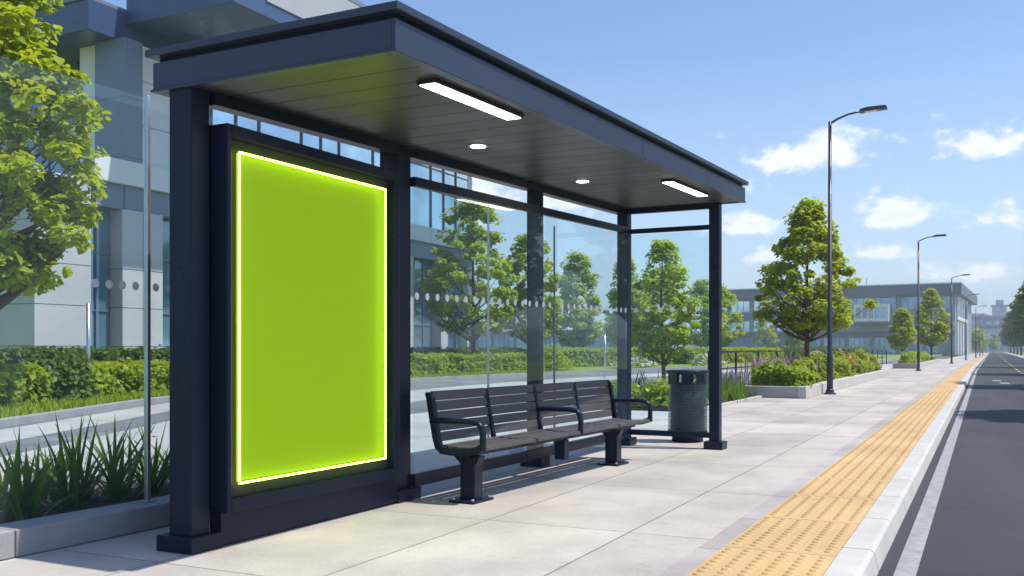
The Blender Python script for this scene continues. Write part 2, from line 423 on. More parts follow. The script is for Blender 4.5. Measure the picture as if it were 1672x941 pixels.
def hedge(name, label, path, depth, h, leaf='hedge', lsize=.11, dens=150, group=None, seed=3, jag=.08, core='hedge_dark'):
    """clipped hedge along a line of (x, y) points; leaves over a dark twig core"""
    rng = np.random.default_rng(seed)
    t = thing(name, label, 'hedge', (path[0][0], path[0][1], 0), 0, group)
    ox, oy = path[0]
    pv = [np.array([p[0]-ox, p[1]-oy]) for p in path]
    P = []; O = []; cb = MB()
    for a, b in zip(pv[:-1], pv[1:]):
        L = np.linalg.norm(b-a); d = (b-a)/L; nn = np.array([-d[1], d[0]])
        n_top = int(L*depth*dens); n_side = int(L*h*dens); n_end = int(depth*h*dens)
        u = rng.uniform(0, L, n_top); w = rng.uniform(0, depth, n_top)
        z = h + .05*np.sin(u*1.7+seed) + rng.normal(0, jag*.6, n_top)
        P.append(np.column_stack([a[0]+d[0]*u+nn[0]*w, a[1]+d[1]*u+nn[1]*w, z])); O.append(np.tile([0,0,1.0],(n_top,1)))
        for w0, sg in ((0,-1),(depth,1)):
            u = rng.uniform(0, L, n_side); z = rng.uniform(.02, h, n_side)
            w = w0 + rng.normal(0, jag, n_side) + .07*np.sin(u*2.3+z*3) - sg*.06
            P.append(np.column_stack([a[0]+d[0]*u+nn[0]*w, a[1]+d[1]*u+nn[1]*w, z])); O.append(np.tile([nn[0]*sg, nn[1]*sg, .1],(n_side,1)))
        for u0, sg in ((0,-1),(L,1)):
            w = rng.uniform(0, depth, n_end); z = rng.uniform(.02, h, n_end); u = u0 + rng.normal(0, jag, n_end)
            P.append(np.column_stack([a[0]+d[0]*u+nn[0]*w, a[1]+d[1]*u+nn[1]*w, z])); O.append(np.tile([d[0]*sg, d[1]*sg, .1],(n_end,1)))
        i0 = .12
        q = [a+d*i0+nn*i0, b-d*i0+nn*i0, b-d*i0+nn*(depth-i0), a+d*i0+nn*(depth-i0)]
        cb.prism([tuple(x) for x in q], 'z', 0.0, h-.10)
    P = np.concatenate(P); O = np.concatenate(O)
    V, F, S = leaves_np(P, lsize, up=.3, out=O, outw=.8, rng=rng)
    np_mesh('foliage', V, F, S, [M[leaf]], t)
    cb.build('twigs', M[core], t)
    return t

def shrub(name, label, loc, rx, ry, h, leaf='shrub', lsize=.09, n=900, group=None, seed=1, flowers=None, nf=0, fsize=.05, cat='shrub'):
    rng = np.random.default_rng(seed)
    t = thing(name, label, cat, loc, 0, group)
    d = rng.normal(size=(n,3)); d /= np.linalg.norm(d, axis=1, keepdims=True); d[:,2] = np.abs(d[:,2])
    lump = 1 + .16*np.sin(d[:,0]*5+seed) * np.cos(d[:,1]*4+seed*2) + .10*np.sin(d[:,2]*9+seed)
    r = lump*rng.uniform(.55,1.03,n)**.5
    P = d*np.array([rx,ry,h*.92])*r[:,None]; P[:,2] += .06
    V, F, S = leaves_np(P, lsize, up=.3, out=d, outw=.9, rng=rng)
    np_mesh('foliage', V, F, S, [M[leaf]], t)
    if flowers:
        sel = rng.choice(n, nf)
        Q = P[sel] + d[sel]*.05 + np.array([0,0,.07])
        V, F, S = leaves_np(Q, fsize, up=.8, squash=1.2, rng=rng)
        np_mesh('flowers', V, F, S, [M[flowers]], t)
    return t

def blades_np(base, length, width, spread, droop, seg=5, rng=RNG, az=None, tilt=None):
    """curved tapering strap leaves from base points (n,3)"""
    n = len(base)
    az = rng.uniform(0, 2*np.pi, n) if az is None else az
    tilt = rng.uniform(.05, 1, n)*spread if tilt is None else tilt
    L = length*rng.uniform(.6,1.1,n)
    dirh = np.column_stack([np.cos(az), np.sin(az), np.zeros(n)])
    side = np.column_stack([-np.sin(az), np.cos(az), np.zeros(n)])
    V = np.zeros((n, (seg+1)*2, 3)); pos = base.copy()
    ang = tilt.copy(); dr = droop*rng.uniform(.5,1.3,n)*(.35+tilt)
    for i in range(seg+1):
        q = i/seg
        w = width*(.65+.6*q if q < .35 else .86*(1-((q-.35)/.65)**1.6))*1.0
        w = max(w, width*.02)
        V[:,2*i] = pos + side*w*.5; V[:,2*i+1] = pos - side*w*.5
        step = (L/seg)[:,None]
        pos = pos + (dirh*np.sin(ang)[:,None] + np.array([0,0,1])*np.cos(ang)[:,None])*step
        ang = ang + dr/seg
    f = []
    for i in range(seg): f.append([2*i, 2*i+1, 2*i+3, 2*i+2])
    f = np.array(f).reshape(1,-1)
    F = (np.arange(n)*(seg+1)*2)[:,None] + f
    return V.reshape(-1,3), F.reshape(-1), np.full(n*seg, 4)

# =============================================================== CAMERA
CAM_H = 1.25
PHI = R(25.982)
cam = bpy.data.cameras.new('camera'); co = bpy.data.objects.new('camera', cam); link(co)
co.location = (0, 0, CAM_H)
co.rotation_euler = (R(90), 0, PHI - R(90))
cam.sensor_width = 36; cam.lens = 36*1580/1672
cam.shift_y = (571-470.5)/1672
cam.clip_start = .05; cam.clip_end = 6000
scene.camera = co

# =============================================================== LIGHT + SKY
SUN_AZ = math.atan2(-.954, .30)         # direction towards the sun, world x/y
SUN_EL = R(62)
sd = Vector((math.cos(SUN_EL)*math.cos(SUN_AZ), math.cos(SUN_EL)*math.sin(SUN_AZ), math.sin(SUN_EL)))
sl = bpy.data.lights.new('sun', 'SUN'); sl.energy = 4.4; sl.angle = R(.53); sl.color = (1, .955, .88)
so = bpy.data.objects.new('sun', sl); link(so); so.rotation_euler = sd.to_track_quat('Z', 'Y').to_euler()

w = bpy.data.worlds.new('World'); scene.world = w; w.use_nodes = True
nt = w.node_tree; bg = nt.nodes['Background']
sky = nt.nodes.new('ShaderNodeTexSky'); sky.sky_type = 'NISHITA'; sky.sun_disc = False
sky.sun_elevation = SUN_EL; sky.sun_rotation = math.atan2(sd.x, sd.y)
sky.altitude = 0; sky.air_density = 1.0; sky.dust_density = .6; sky.ozone_density = 2.0
bg.inputs['Strength'].default_value = .135
# cumulus clouds laid out by direction on the sky (azimuth, elevation, half sizes in radians)
CLOUDS = [(.145,.190,.078,.030), (-.003,.186,.060,.028), (.069,.128,.056,.026), (-.022,.119,.040,.019), (.218,.122,.050,.019),
          (.097,.092,.045,.012), (.019,.070,.075,.017), (.203,.092,.045,.012), (.50,.155,.09,.040), (.29,.165,.07,.028),
          (.39,.15,.08,.034), (-.10,.08,.08,.02), (-.25,.16,.12,.05), (-.5,.2,.14,.06), (.75,.2,.10,.04), (1.2,.3,.18,.08), (1.8,.35,.2,.08),
          (-.9,.3,.2,.08), (-1.4,.4,.2,.1), (-2.0,.3,.22,.09), (2.5,.25,.2,.07), (3.0,.4,.2,.1), (-2.7,.35,.2,.08)]
tc = nt.nodes.new('ShaderNodeTexCoord'); sep = nt.nodes.new('ShaderNodeSeparateXYZ')
nt.links.new(tc.outputs['Generated'], sep.inputs[0])
def mth(op, a, b=None, c=None, clamp=False):
    n = nt.nodes.new('ShaderNodeMath'); n.operation = op; n.use_clamp = clamp
    for i, x in enumerate((a, b, c)):
        if x is None: continue
        if hasattr(x, 'node') or isinstance(x, bpy.types.NodeSocket): nt.links.new(x, n.inputs[i])
        else: n.inputs[i].default_value = x
    return n.outputs[0]
az = mth('ARCTAN2', sep.outputs['Y'], sep.outputs['X']); el = mth('ARCSINE', sep.outputs['Z'])
cmb = nt.nodes.new('ShaderNodeCombineXYZ'); nt.links.new(az, cmb.inputs[0]); nt.links.new(mth('MULTIPLY', el, 1.5), cmb.inputs[1])
nz = N(nt, 'ShaderNodeTexNoise', Scale=17.0, Detail=8.0, Roughness=.56); nt.links.new(cmb.outputs[0], nz.inputs['Vector'])
nz2 = N(nt, 'ShaderNodeTexNoise', Scale=60.0, Detail=6.0, Roughness=.6); nt.links.new(cmb.outputs[0], nz2.inputs['Vector'])
best = None
for (a0, e0, ha, he) in CLOUDS:
    dx = mth('MULTIPLY', mth('SUBTRACT', az, a0), 1/ha)
    dy = mth('MULTIPLY', mth('SUBTRACT', el, e0), 1/he)
    lowhalf = mth('MULTIPLY', mth('MINIMUM', dy, 0.0), .9)        # flatter underside
    dy = mth('ADD', dy, lowhalf)
    rr = mth('SQRT', mth('ADD', mth('MULTIPLY', dx, dx), mth('MULTIPLY', dy, dy)))
    v = mth('SUBTRACT', 1.0, rr)
    best = v if best is None else mth('MAXIMUM', best, v)
nn = mth('ADD', mth('MULTIPLY_ADD', nz.outputs['Fac'], 3.4, -1.62), mth('MULTIPLY_ADD', nz2.outputs['Fac'], 1.4, -.7))
dens = mth('ADD', mth('MAXIMUM', best, -1.5), nn)
sm = nt.nodes.new('ShaderNodeMapRange'); sm.interpolation_type = 'SMOOTHSTEP'
sm.inputs['From Min'].default_value = .10; sm.inputs['From Max'].default_value = .95
nt.links.new(dens, sm.inputs['Value'])
# pale veil of thin cloud low over the horizon
veil = nt.nodes.new('ShaderNodeMapRange'); veil.inputs['From Min'].default_value = .30; veil.inputs['From Max'].default_value = -.02
veil.inputs['To Min'].default_value = 0; veil.inputs['To Max'].default_value = .55
nt.links.new(el, veil.inputs['Value'])
mixv = nt.nodes.new('ShaderNodeMix'); mixv.data_type = 'RGBA'
tint = nt.nodes.new('ShaderNodeMix'); tint.data_type = 'RGBA'; tint.blend_type = 'MULTIPLY'; tint.inputs['Factor'].default_value = 1
nt.links.new(sky.outputs['Color'], tint.inputs['A']); tint.inputs['B'].default_value = (.86, .97, 1.10, 1)
nt.links.new(veil.outputs[0], mixv.inputs['Factor']); nt.links.new(tint.outputs['Result'], mixv.inputs['A'])
mixv.inputs['B'].default_value = (4.6, 5.4, 6.2, 1)
mixc = nt.nodes.new('ShaderNodeMix'); mixc.data_type = 'RGBA'
shade = ramp(nt, nz2.outputs['Fac'], [(.3, (6.2,6.7,7.3)), (.6, (7.6,7.65,7.7))])
nt.links.new(mth('MULTIPLY', sm.outputs[0], .86), mixc.inputs['Factor'])
nt.links.new(mixv.outputs['Result'], mixc.inputs['A']); nt.links.new(shade.outputs['Color'], mixc.inputs['B'])
nt.links.new(mixc.outputs['Result'], bg.inputs['Color'])

scene.view_settings.view_transform = 'Standard'; scene.view_settings.look = 'None'
scene.view_settings.exposure = 0.32; scene.view_settings.gamma = 1.0
scene.render.engine = 'CYCLES'
scene.cycles.max_bounces = 10; scene.cycles.diffuse_bounces = 6; scene.cycles.glossy_bounces = 3
scene.cycles.transparent_max_bounces = 16; scene.cycles.transmission_bounces = 6; scene.cycles.volume_bounces = 0
scene.cycles.use_denoising = True; scene.cycles.caustics_reflective = False; scene.cycles.caustics_refractive = False
scene.cycles.sample_clamp_indirect = 6.0

# =============================================================== GROUND
XS = [-40,-20,-10,-4,0,4,8,12,16,20,26,34,45,60,70,85,100,125,150,180,220,260,310,360,450]
def yb(x): return -.007*max(0.0, x-70)                # the street bends slightly past 70 m
KX = np.array([-60,-10,3,10.3,17.7,26,34,45,55,66,85,111,140,200,450], float)
KY = np.array([9.0,9.2,10.6,14.1,18.0,19.8,20.3,19.7,18.7,16.6,13.2,10.4,9.2,8.6,7.0], float)
_kx = np.linspace(-60, 450, 1021); _ky = np.interp(_kx, KX, KY); _k = np.ones(13)/13
_ky = np.convolve(np.pad(_ky, 6, mode='edge'), _k, 'valid')
def K(x): return float(np.interp(x, _kx, _ky))

def struct(name, mb, mat, **kw):
    o = mb.build(name, mat, **kw); o['kind'] = 'structure'; return o
def strip(xs, y0, y1, z):
    """sheet between two curves y0(x) and y1(x)"""
    mb = MB()
    f0 = y0 if callable(y0) else (lambda x: y0 + yb(x)); f1 = y1 if callable(y1) else (lambda x: y1 + yb(x))
    v = []
    for x in xs: v += [(x, f0(x), z), (x, f1(x), z)]
    mb.add(v, [(2*i, 2*i+2, 2*i+3, 2*i+1) for i in range(len(xs)-1)])
    return mb
ROAD_Z = -.13
g = MB(); g.quad((-1500,-1500,-.16), (1500,-1500,-.16), (1500,1500,-.16), (-1500,1500,-.16)); struct('ground', g, M['terrain'])
struct('road', strip(XS, -4.6, .60, ROAD_Z), M['asphalt'])
# road edge line and centre dashes
struct('edge_line', strip(XS, .37, .495, ROAD_Z+.004), M['paint_white'])
dm = MB(); x = 6.0
while x < 300:
    a, b = x, x+2.4
    dm.quad((a, -2.06+yb(a), ROAD_Z+.008), (b, -2.06+yb(b), ROAD_Z+.008), (b, -1.93+yb(b), ROAD_Z+.008), (a, -1.93+yb(a), ROAD_Z+.008)); x += 5.6
struct('centre_line', dm, M['paint_yellow'])
am = MB()
for (a, b, y0, y1) in ((47,48.5,-.70,-.35), (43.5,45.0,-.95,-.60)):
    am.quad((a,y0,ROAD_Z+.008), (b,y0,ROAD_Z+.008), (b,y1,ROAD_Z+.008), (a,y1,ROAD_Z+.008))
struct('lane_marking', am, M['paint_white'])
# kerb of bevelled stones
km = MB(); kk = -8.0
while kk < 420:
    L = 1.2 if kk < 60 else 6.0
    a, b = kk+.009, kk+L-.009
    km.prism([(.57,-.2),(.80,-.2),(.80,.004),(.635,.004),(.612,-.014),(.585,-.13)], 'x', a, b); kk += L
km.map(lambda x, y, z: (x, y + yb(x), z))
struct('kerb', km, M['kerb'], bevel=.006)
struct('tactile_bed', strip(XS, .80, 1.48, .002), M['tactile'])
# tactile paving domes (near part as real bumps)
def domes():
    rng = np.random.default_rng(2); V = []; F = []; S = []; off = 0
    seg = 8
    for row in range(6):
        y = .855 + row*.1135
        x = 3.2 + (row % 2)*.0
        while x < 34:
            if abs(((x) % 1.22) - 0) > .05 and abs(((x) % 1.22) - 1.22) > .05:
                r0, h = .033, .011
                for (r, z) in ((r0,.002), (r0*.78,.002+h*.75), (r0*.4,.002+h)):
                    for k in range(seg):
                        t = 2*math.pi*k/seg; V.append((x+r*math.cos(t)*.8, y+r*math.sin(t), z))
                for i in range(2):
                    for k in range(seg):
                        a = off+i*seg+k; b = off+i*seg+(k+1) % seg
                        F += [a, b, b+seg, a+seg]; S.append(4)
                F += list(range(off+2*seg, off+3*seg)); S.append(seg); off += 3*seg
            x += .094
    o = np_mesh('tactile_domes', np.array(V), F, S, [M['tactile']]); o.data.shade_smooth(); o['kind'] = 'structure'
domes()
struct('border_strip', strip(XS, 1.48, 1.62, .001), M['border'])
struct('pavement', strip(XS, 1.62, 5.16, 0.0), M['pave'])
# plaza and service road behind the shelter
XK = list(np.linspace(-40, 140, 181)) + [160, 200, 260, 320, 450]
def ynear(x): return 7.0 if x < 6 else (10.0 if x < 19 else 7.9)
pl = MB()
for x0, x1, y1 in ((-40,6,7.0), (6,19,10.0), (19,140,7.9)):
    pl.quad((x0,5.16,-.004), (x1,5.16+yb(x1),-.004), (x1,y1+yb(x1)*.5,-.004), (x0,y1,-.004))
struct('plaza', pl, M['plaza'])
sr = MB()
for i in range(len(XK)-1):
    a, b = XK[i], XK[i+1]; m_ = (a+b)/2
    if a > 190: break
    sr.quad((a, min(ynear(m_), K(a)-.02), -.003), (b, min(ynear(m_), K(b)-.02), -.003), (b, K(b), -.003), (a, K(a), -.003))
struct('service_road', sr, M['service'])
XB = [x for x in XK if -30 <= x <= 22]
struct('crossing', strip(XB, lambda x: K(x)-1.5, lambda x: K(x)-.25, .001), M['plaza'])
struct('path', strip([x for x in XK if -30 <= x <= 60], lambda x: K(x)-6.2 if x > 18 else K(x)-4.4, lambda x: K(x)-3.9 if x > 18 else K(x)-2.5, .002), M['plaza'])
struct('service_line', strip([x for x in XK if 20 <= x <= 110], lambda x: K(x)-.72, lambda x: K(x)-.58, .001), M['paint_yellow'])
fk = MB()
for i in range(len(XK)-1):
    a, b = XK[i], XK[i+1]
    v = []
    for x in (a, b):
        y = K(x); v += [(x,y,-.1), (x,y,.115), (x,y+.22,.12), (x,y+.22,-.1)]
    fk.add(v, [(0,4,5,1), (1,5,6,2), (2,6,7,3)])
struct('service_kerb', fk, M['kerb_grey'])
lw = MB()
for i in range(len(XK)-1):
    a, b = XK[i], XK[i+1]
    lw.quad((a, K(a)+.22, .10), (b, K(b)+.22, .10), (b, 220, .10), (a, 220, .10))
struct('lawn', lw, M['lawn'])
struct('verge', strip(XS, -40, -6.6, -.02), M['lawn'])
struct('far_pavement', strip(XS, -6.6, -4.6, 0.0), M['plaza'])
vk = MB()
for i in range(len(XS)-1):
    a, b = XS[i], XS[i+1]; v = []
    for x in (a, b): v += [(x,-4.6+yb(x),-.15), (x,-4.6+yb(x),.003), (x,-4.75+yb(x),.004)]
    vk.add(v, [(1,4,3,0), (2,5,4,1)])
struct('far_kerb', vk, M['kerb'])

# lawn grass blades near the kerb (uncountable)
def lawn_grass():
    rng = np.random.default_rng(5)
    n = 15000
    x = rng.uniform(4, 46, n); off = rng.uniform(0,1,n)**1.3*3.0 + .25
    y = np.interp(x, _kx, _ky) + off
    base = np.column_stack([x, y, np.full(n, .10)])
    V, F, S = blades_np(base, .15, .035, .6, .8, seg=2, rng=rng)
    o = np_mesh('grass', V, F, S, [M['grass']]); tag(o, 'bright green grass edging the lawn along the kerb', 'grass', kind='stuff')
lawn_grass()

# =============================================================== BUS SHELTER
SH = thing('bus_shelter', 'dark metal bus shelter with glowing lime advertising panel and glass rear wall', 'bus shelter', (4.427, 4.332, 0), -.024)
def sz(a): return 2.882 + .218*(a-.04)/7.636
def rise(x, y, z): return (x, y, z + sz(x))
A0, A1, B0, B1 = .04, 7.75, -1.47, .36
# roof
rf = MB(); rf.box(A0+.03, A1-.03, B0+.03, B1-.03, .03, .20); rf.map(rise)
roof = rf.build('roof', M['frame'], SH)
fa = MB()
T = .025
fa.box(A0, A1, B0, B0+T, 0, .165); fa.box(A0, A1, B1-T, B1, 0, .165)
fa.box(A0, A0+T, B0+T, B1-T, 0, .165); fa.box(A1-T, A1, B0+T, B1-T, 0, .165); fa.map(rise)
fa.build('fascia', M['fascia'], roof, bevel=.004)
lp = MB()
lp.box(A0-.012, A1+.012, B0-.012, B0+.06, -.018, -.001); lp.box(A0-.012, A1+.012, B1-.06, B1+.012, -.018, -.001)
lp.box(A0-.012, A0+.06, B0+.06, B1-.06, -.018, -.001); lp.box(A1-.06, A1+.012, B0+.06, B1-.06, -.018, -.001); lp.map(rise)
lp.build('drip_edge', M['fascia'], roof, bevel=.004)
cp = MB(); cp.box(A0-.035, A1+.035, B0-.035, B1+.035, .200, .246); cp.map(rise)
cp.build('roof_cap', M['fascia'], roof, bevel=.006)
js = MB(); js.box(3.98, 3.99, B0-.0015, B0+.01, .004, .16); js.map(rise); js.build('fascia_joint', M['black'], roof)
sf = MB(); n = 26; wA = (A1-A0-.12)/n
for i in range(n):
    a = A0+.06+i*wA
    sf.box(a+.004, a+wA-.004, B0+.06, B1-.06, -.008, .03)
sf.map(rise); sf.build('soffit', M['soffit'], SH, bevel=.0025, seg=1)
# beams under the roof
bm = MB(); bm.box(.25, 7.56, .04, .15, -.09, -.009); bm.map(rise); bm.build('beam', M['frame'], SH, bevel=.004)
bm = MB(); bm.box(7.62, 7.71, -1.05, .02, -.075, -.009); bm.map(rise); bm.build('beam', M['frame'], SH, bevel=.004)
def column(a0, a1, b0, b1, p=.055, ph=.10, channel=None):
    m_ = MB(); m_.box(a0, a1, b0, b1, 0, 1); m_.v = [(x, y, ph-.002 if z == 0 else sz(x)-.010) for x, y, z in m_.v]
    c = m_.build('column', M['frame'], SH, bevel=.006)
    if channel:
        q = MB(); q.box(*channel[:4], 0, 1); q.v = [(x, y, .10 if z == 0 else sz(x)-.010) for x, y, z in q.v]
        q.build('channel', M['frame'], c, bevel=.005)
    q = MB(); q.box(a0-p, a1+p, b0-p, b1+p, 0.0, ph); q.build('base_plate', M['frame'], c, bevel=.008)
    return c
column(.055, .205, .045, .235, channel=(.2055, .245, .10, .20))
column(2.285, 2.495, .045, .215, p=.065)
column(4.985, 5.10, .055, .20)
column(7.565, 7.715, .02, .165)
column(7.600, 7.732, -1.18, -1.05)
# rear rails
def rail(a0, a1, b0, b1, dz0, dz1, flat=False):
    m_ = MB(); m_.box(a0, a1, b0, b1, dz0, dz1)
    if not flat: m_.map(lambda x, y, z: (x, y, z + sz(x)))
    return m_
rail(2.496, 7.564, .0, .054, -.335, -.255).build('top_rail', M['frame'], SH, bevel=.004)
rail(2.496, 7.564, .0, .054, .10, .205, True).build('bottom_rail', M['frame'], SH, bevel=.004)
rail(7.64, 7.69, -1.049, .019, -.335, -.275).build('top_rail', M['frame'], SH, bevel=.004)
rail(7.64, 7.69, -1.049, .019, .135, .205, True).build('bottom_rail', M['frame'], SH, bevel=.004)
def dots(mb, pts, r=.032, axis='y', off=0.0):
    for (a, b, z) in pts:
        v = []
        for k in range(14):
            t = 2*math.pi*k/14
            v.append((a+r*math.cos(t), b, z+r*math.sin(t)) if axis == 'y' else (a, b+r*math.cos(t), z+r*math.sin(t)))
        mb.add(v, [tuple(range(14))])
for (a0, a1) in ((2.50, 3.805), (3.817, 5.310), (5.322, 7.562)):
    m_ = MB(); m_.box(a0, a1, .022, .032, 0, 1)
    m_.v = [(x, y, .207 if z == 0 else sz(x)-.337) for x, y, z in m_.v]
    pane = m_.build('glass_pane', M['glass'], SH)
    d = MB(); k = math.ceil((a0+.05-2.55)/.165)
    pts = []
    while 2.55 + k*.165 < a1-.04: pts.append((2.55+k*.165, .0205, 1.70+.012*(2.55+k*.165-2.5))); k += 1
    dots(d, pts); d.build('dot_pattern', M['dot'], pane)
m_ = MB(); m_.box(7.660, 7.670, -1.047, .017, .207, 2.75); pane = m_.build('glass_pane', M['glass_end'], SH)
d = MB(); dots(d, [(7.6585, -.06-.165*i, 1.765) for i in range(6)], axis='x'); d.build('dot_pattern', M['dot'], pane)
# joint posts / glass clips
for a in (3.811, 5.316):
    q = MB(); q.box(a-.006, a+.006, .018, .036, .206, 2.60); q.build('glazing_bar', M['steel'], SH)
# advertising panel
F0, F1, G0, G1 = .246, 2.17, .222, 2.673
I0, I1, J0, J1 = .285, 2.085, .305, 2.595
fr = MB()
fr.box(F0, I0, -.065, .10, G0, G1); fr.box(I1, F1, -.065, .10, G0, G1)
fr.box(I0, I1, -.065, .10, G0, J0); fr.box(I0, I1, -.065, .10, J1, G1)
ad = fr.build('advertising_panel', M['frame'], SH, bevel=.006)
q = MB(); q.box(I0+.001, I1-.001, -.004, .09, J0+.001, J1-.001); q.build('panel_backing', M['mat_board'], ad)
S0, S1, T0, T1 = .362, 1.990, .390, 2.515
q = MB(); q.box(S0+.022, S1+.048, -.010, -.0045, T0+.012, T1-.002); q.build('screen', M['screen'], ad)
q = MB(); q.box(S0, S0+.010, -.056, -.046, T0, T1); q.box(S1-.010, S1, -.056, -.046, T0, T1)
q.box(S0+.0125, S1-.0125, -.058, -.046, T0, T0+.012); q.box(S0+.0125, S1-.0125, -.058, -.046, T1-.012, T1)
q.build('light_strip', M['strip'], ad)
q = MB(); q.box(.25, 2.22, -.01, .09, .02, .221); q.build('kick_panel', M['frame'], ad, bevel=.004)
# ceiling lights
def ceil_light(a0, a1, b0, b1):
    m_ = MB(); m_.box(a0-.015, a1+.015, b0-.015, b1+.015, -.035, -.0085); m_.map(rise)
    h = m_.build('ceiling_light', M['black'], SH, bevel=.003)
    m_ = MB(); m_.box(a0, a1, b0, b1, -.039, -.0355); m_.map(rise); m_.build('diffuser', M['lamp_on'], h)
ceil_light(.67, 1.82, -1.33, -1.22); ceil_light(5.40, 6.70, -1.29, -1.18)
for a, b in ((2.71, -.48), (5.01, -.44)):
    m_ = MB(); m_.lathe([(.085, -.016), (.085, -.0085)], 24, a, b); m_.map(lambda x, y, z: (x, y, z+sz(a)))
    h = m_.build('downlight', M['steel'], SH)
    m_ = MB(); m_.lathe([(.062, -.020), (.062, -.0165)], 24, a, b); m_.map(lambda x, y, z: (x, y, z+sz(a))); m_.build('diffuser', M['lamp_on'], h)

# =============================================================== BENCH
BN = thing('park_bench', 'dark slatted bench with loop armrests standing inside the bus shelter', 'bench', (6.85, 3.60, 0), -.0594)
BL = 3.70
# local: x along, y back, z up.  side profile of the cast frame
def prof():
    # seat underside -> sweeping up into the backrest (y, z)
    return [(0.00,.445),(.02,.425),(.10,.400),(.30,.385),(.40,.395),(.455,.440),(.480,.52),(.515,.70),(.543,.850),(.553,.880),(.538,.898),(.514,.890)]
def side_frame(x, w, parent, wide=.030, full=True):
    mb = MB()
    P = [(y, z) for y, z in prof()]
    # an L-shaped flat bar, built as a ribbon with thickness
    inner = []
    for i, (y, z) in enumerate(P):
        a = Vector(P[max(i-1,0)]); b = Vector(P[min(i+1,len(P)-1)]); t = (b-a).normalized(); nrm = Vector((-t.y, t.x))
        inner.append((y+nrm.x*wide, z+nrm.y*wide))
    n = len(P); v = []
    for xx in (x-w/2, x+w/2):
        v += [(xx, y, z) for y, z in P] + [(xx, y, z) for y, z in inner]
    f = []
    for i in range(n-1):
        f.append((i, i+1, n+i+1, n+i)); f.append((2*n+n+i, 2*n+n+i+1, 2*n+i+1, 2*n+i))
        f.append((2*n+i, 2*n+i+1, i+1, i)); f.append((n+i, n+i+1, 3*n+i+1, 3*n+i))
    f += [(0, n, 3*n, 2*n), (n-1, 2*n+n-1, 3*n+n-1, 2*n-1)]
    mb.add(v, f)
    return mb
names = []
for i, x in enumerate((.02, .93, 1.85, 2.77, 3.68)):
    end = i in (0, 4)
    o = side_frame(x, .055 if end else .045, BN, .055 if end else .036).build('side_frame', M['frame'], BN, bevel=.005)
    if i in (0, 2, 4):
        a = MB(); w_ = .05
        path = [(x,.505,.655),(x,.40,.668),(x,.12,.668),(x,.05,.655),(x,.015,.620),(x,.008,.56),(x,.008,.435)]
        for p0, p1 in zip(path[:-1], path[1:]): pass
        a.tube(path, .025, 10); a.map(lambda X, Y, Z: (x+(X-x)*1.35, Y, Z))
        a.build('armrest', M['frame'], BN, smooth=True)
# slats between frames
bays = ((.05,.905), (.955,1.825), (1.875,2.745), (2.795,3.65))
seat_y = [.035,.125,.215,.305,.39]
for (x0, x1) in bays:
    s_ = MB()
    for k, y in enumerate(seat_y):
        z = .455 - .012*math.sin(k/4*math.pi)
        s_.box(x0, x1, y-.037, y+.037, z-.022, z+.010)
    s_.build('seat_slats', M['slat'], BN, bevel=.006)
    s_ = MB()
    for k in range(5):
        q = k/4; z = .525 + .340*q; y = .470 + .055*q
        # tilted slat
        c, s = math.cos(R(9)), math.sin(R(9))
        pts = [(-.012,-.039),(.012,-.039),(.012,.039),(-.012,.039)]
        s_.prism([(y+px*c+pz*s, z-px*s+pz*c) for px, pz in pts], 'x', x0, x1)
    s_.build('back_slats', M['slat'], BN, bevel=.006)
u_ = MB(); u_.box(.06, 3.64, .17, .25, .375, .418); u_.build('seat_beam', M['frame'], BN, bevel=.004)
for x in (.17, 3.10):
    p = MB(); p.box(x-.065, x+.065, .14, .28, .018, .376)
    p.prism([(.10,.376),(.14,.30),(.28,.30),(.36,.376)], 'x', x-.05, x+.05)
    leg = p.build('pedestal', M['frame'], BN, bevel=.006)
    p = MB(); p.box(x-.16, x+.16, .09, .33, 0, .022); p.build('foot_plate', M['frame'], leg, bevel=.005)
    for bx in (-.13,.13):
        for by in (.12,.30):
            p = MB(); p.lathe([(.014,.022),(.014,.034),(.008,.038)], 8, x+bx, by); p.build('anchor_bolt', M['steel'], leg)
p = MB(); p.box(1.80, 1.90, .16, .27, .18, .374); p.build('centre_bracket', M['frame'], BN, bevel=.006)

# =============================================================== LITTER BIN
LB = thing('litter_bin', 'round dark perforated metal litter bin behind the shelter end glass', 'litter bin', (12.88, 3.62, 0))
q = MB(); q.lathe([(.21,0),(.21,.11),(.245,.135),(.255,.15)], 40); q.build('bin_base', M['frame'], LB, smooth=True)
def mesh_body():
    V = []; F = []; S = []
    # diamond lattice of thin strips around a cylinder
    r = .262; z0, z1 = .15, .79; nd = 44
    mb = MB()
    rows = 16
    dz = (z1-z0)/rows
    for i in range(nd):
        for j in range(rows):
            for sgn in (1, -1):
                a0 = 2*math.pi*(i + (j*.5 if sgn > 0 else -j*.5))/nd; a1 = a0 + sgn*math.pi/nd
                za, zb = z0+j*dz, z0+(j+1)*dz
                p0 = Vector((r*math.cos(a0), r*math.sin(a0), za)); p1 = Vector((r*math.cos(a1), r*math.sin(a1), zb))
                n_ = Vector((math.cos((a0+a1)/2), math.sin((a0+a1)/2), 0)); t_ = (p1-p0).normalized(); s_ = t_.cross(n_)*.0052
                mb.add([p0-s_, p0+s_, p1+s_, p1-s_], [(0,1,2,3)])
    return mb
mesh_body().build('bin_mesh', M['bin'], LB)
q = MB(); q.lathe([(.228,.15),(.228,.78)], 40); q.build('bin_liner', M['black'], LB, smooth=True)
q = MB()
q.lathe([(.268,.135),(.268,.158)], 40); q.build('bin_hoop', M['frame'], LB, bevel=.003)
q = MB(); q.lathe([(.268,.782),(.268,.80)], 40); q.build('bin_hoop', M['frame'], LB, bevel=.003)
q = MB()
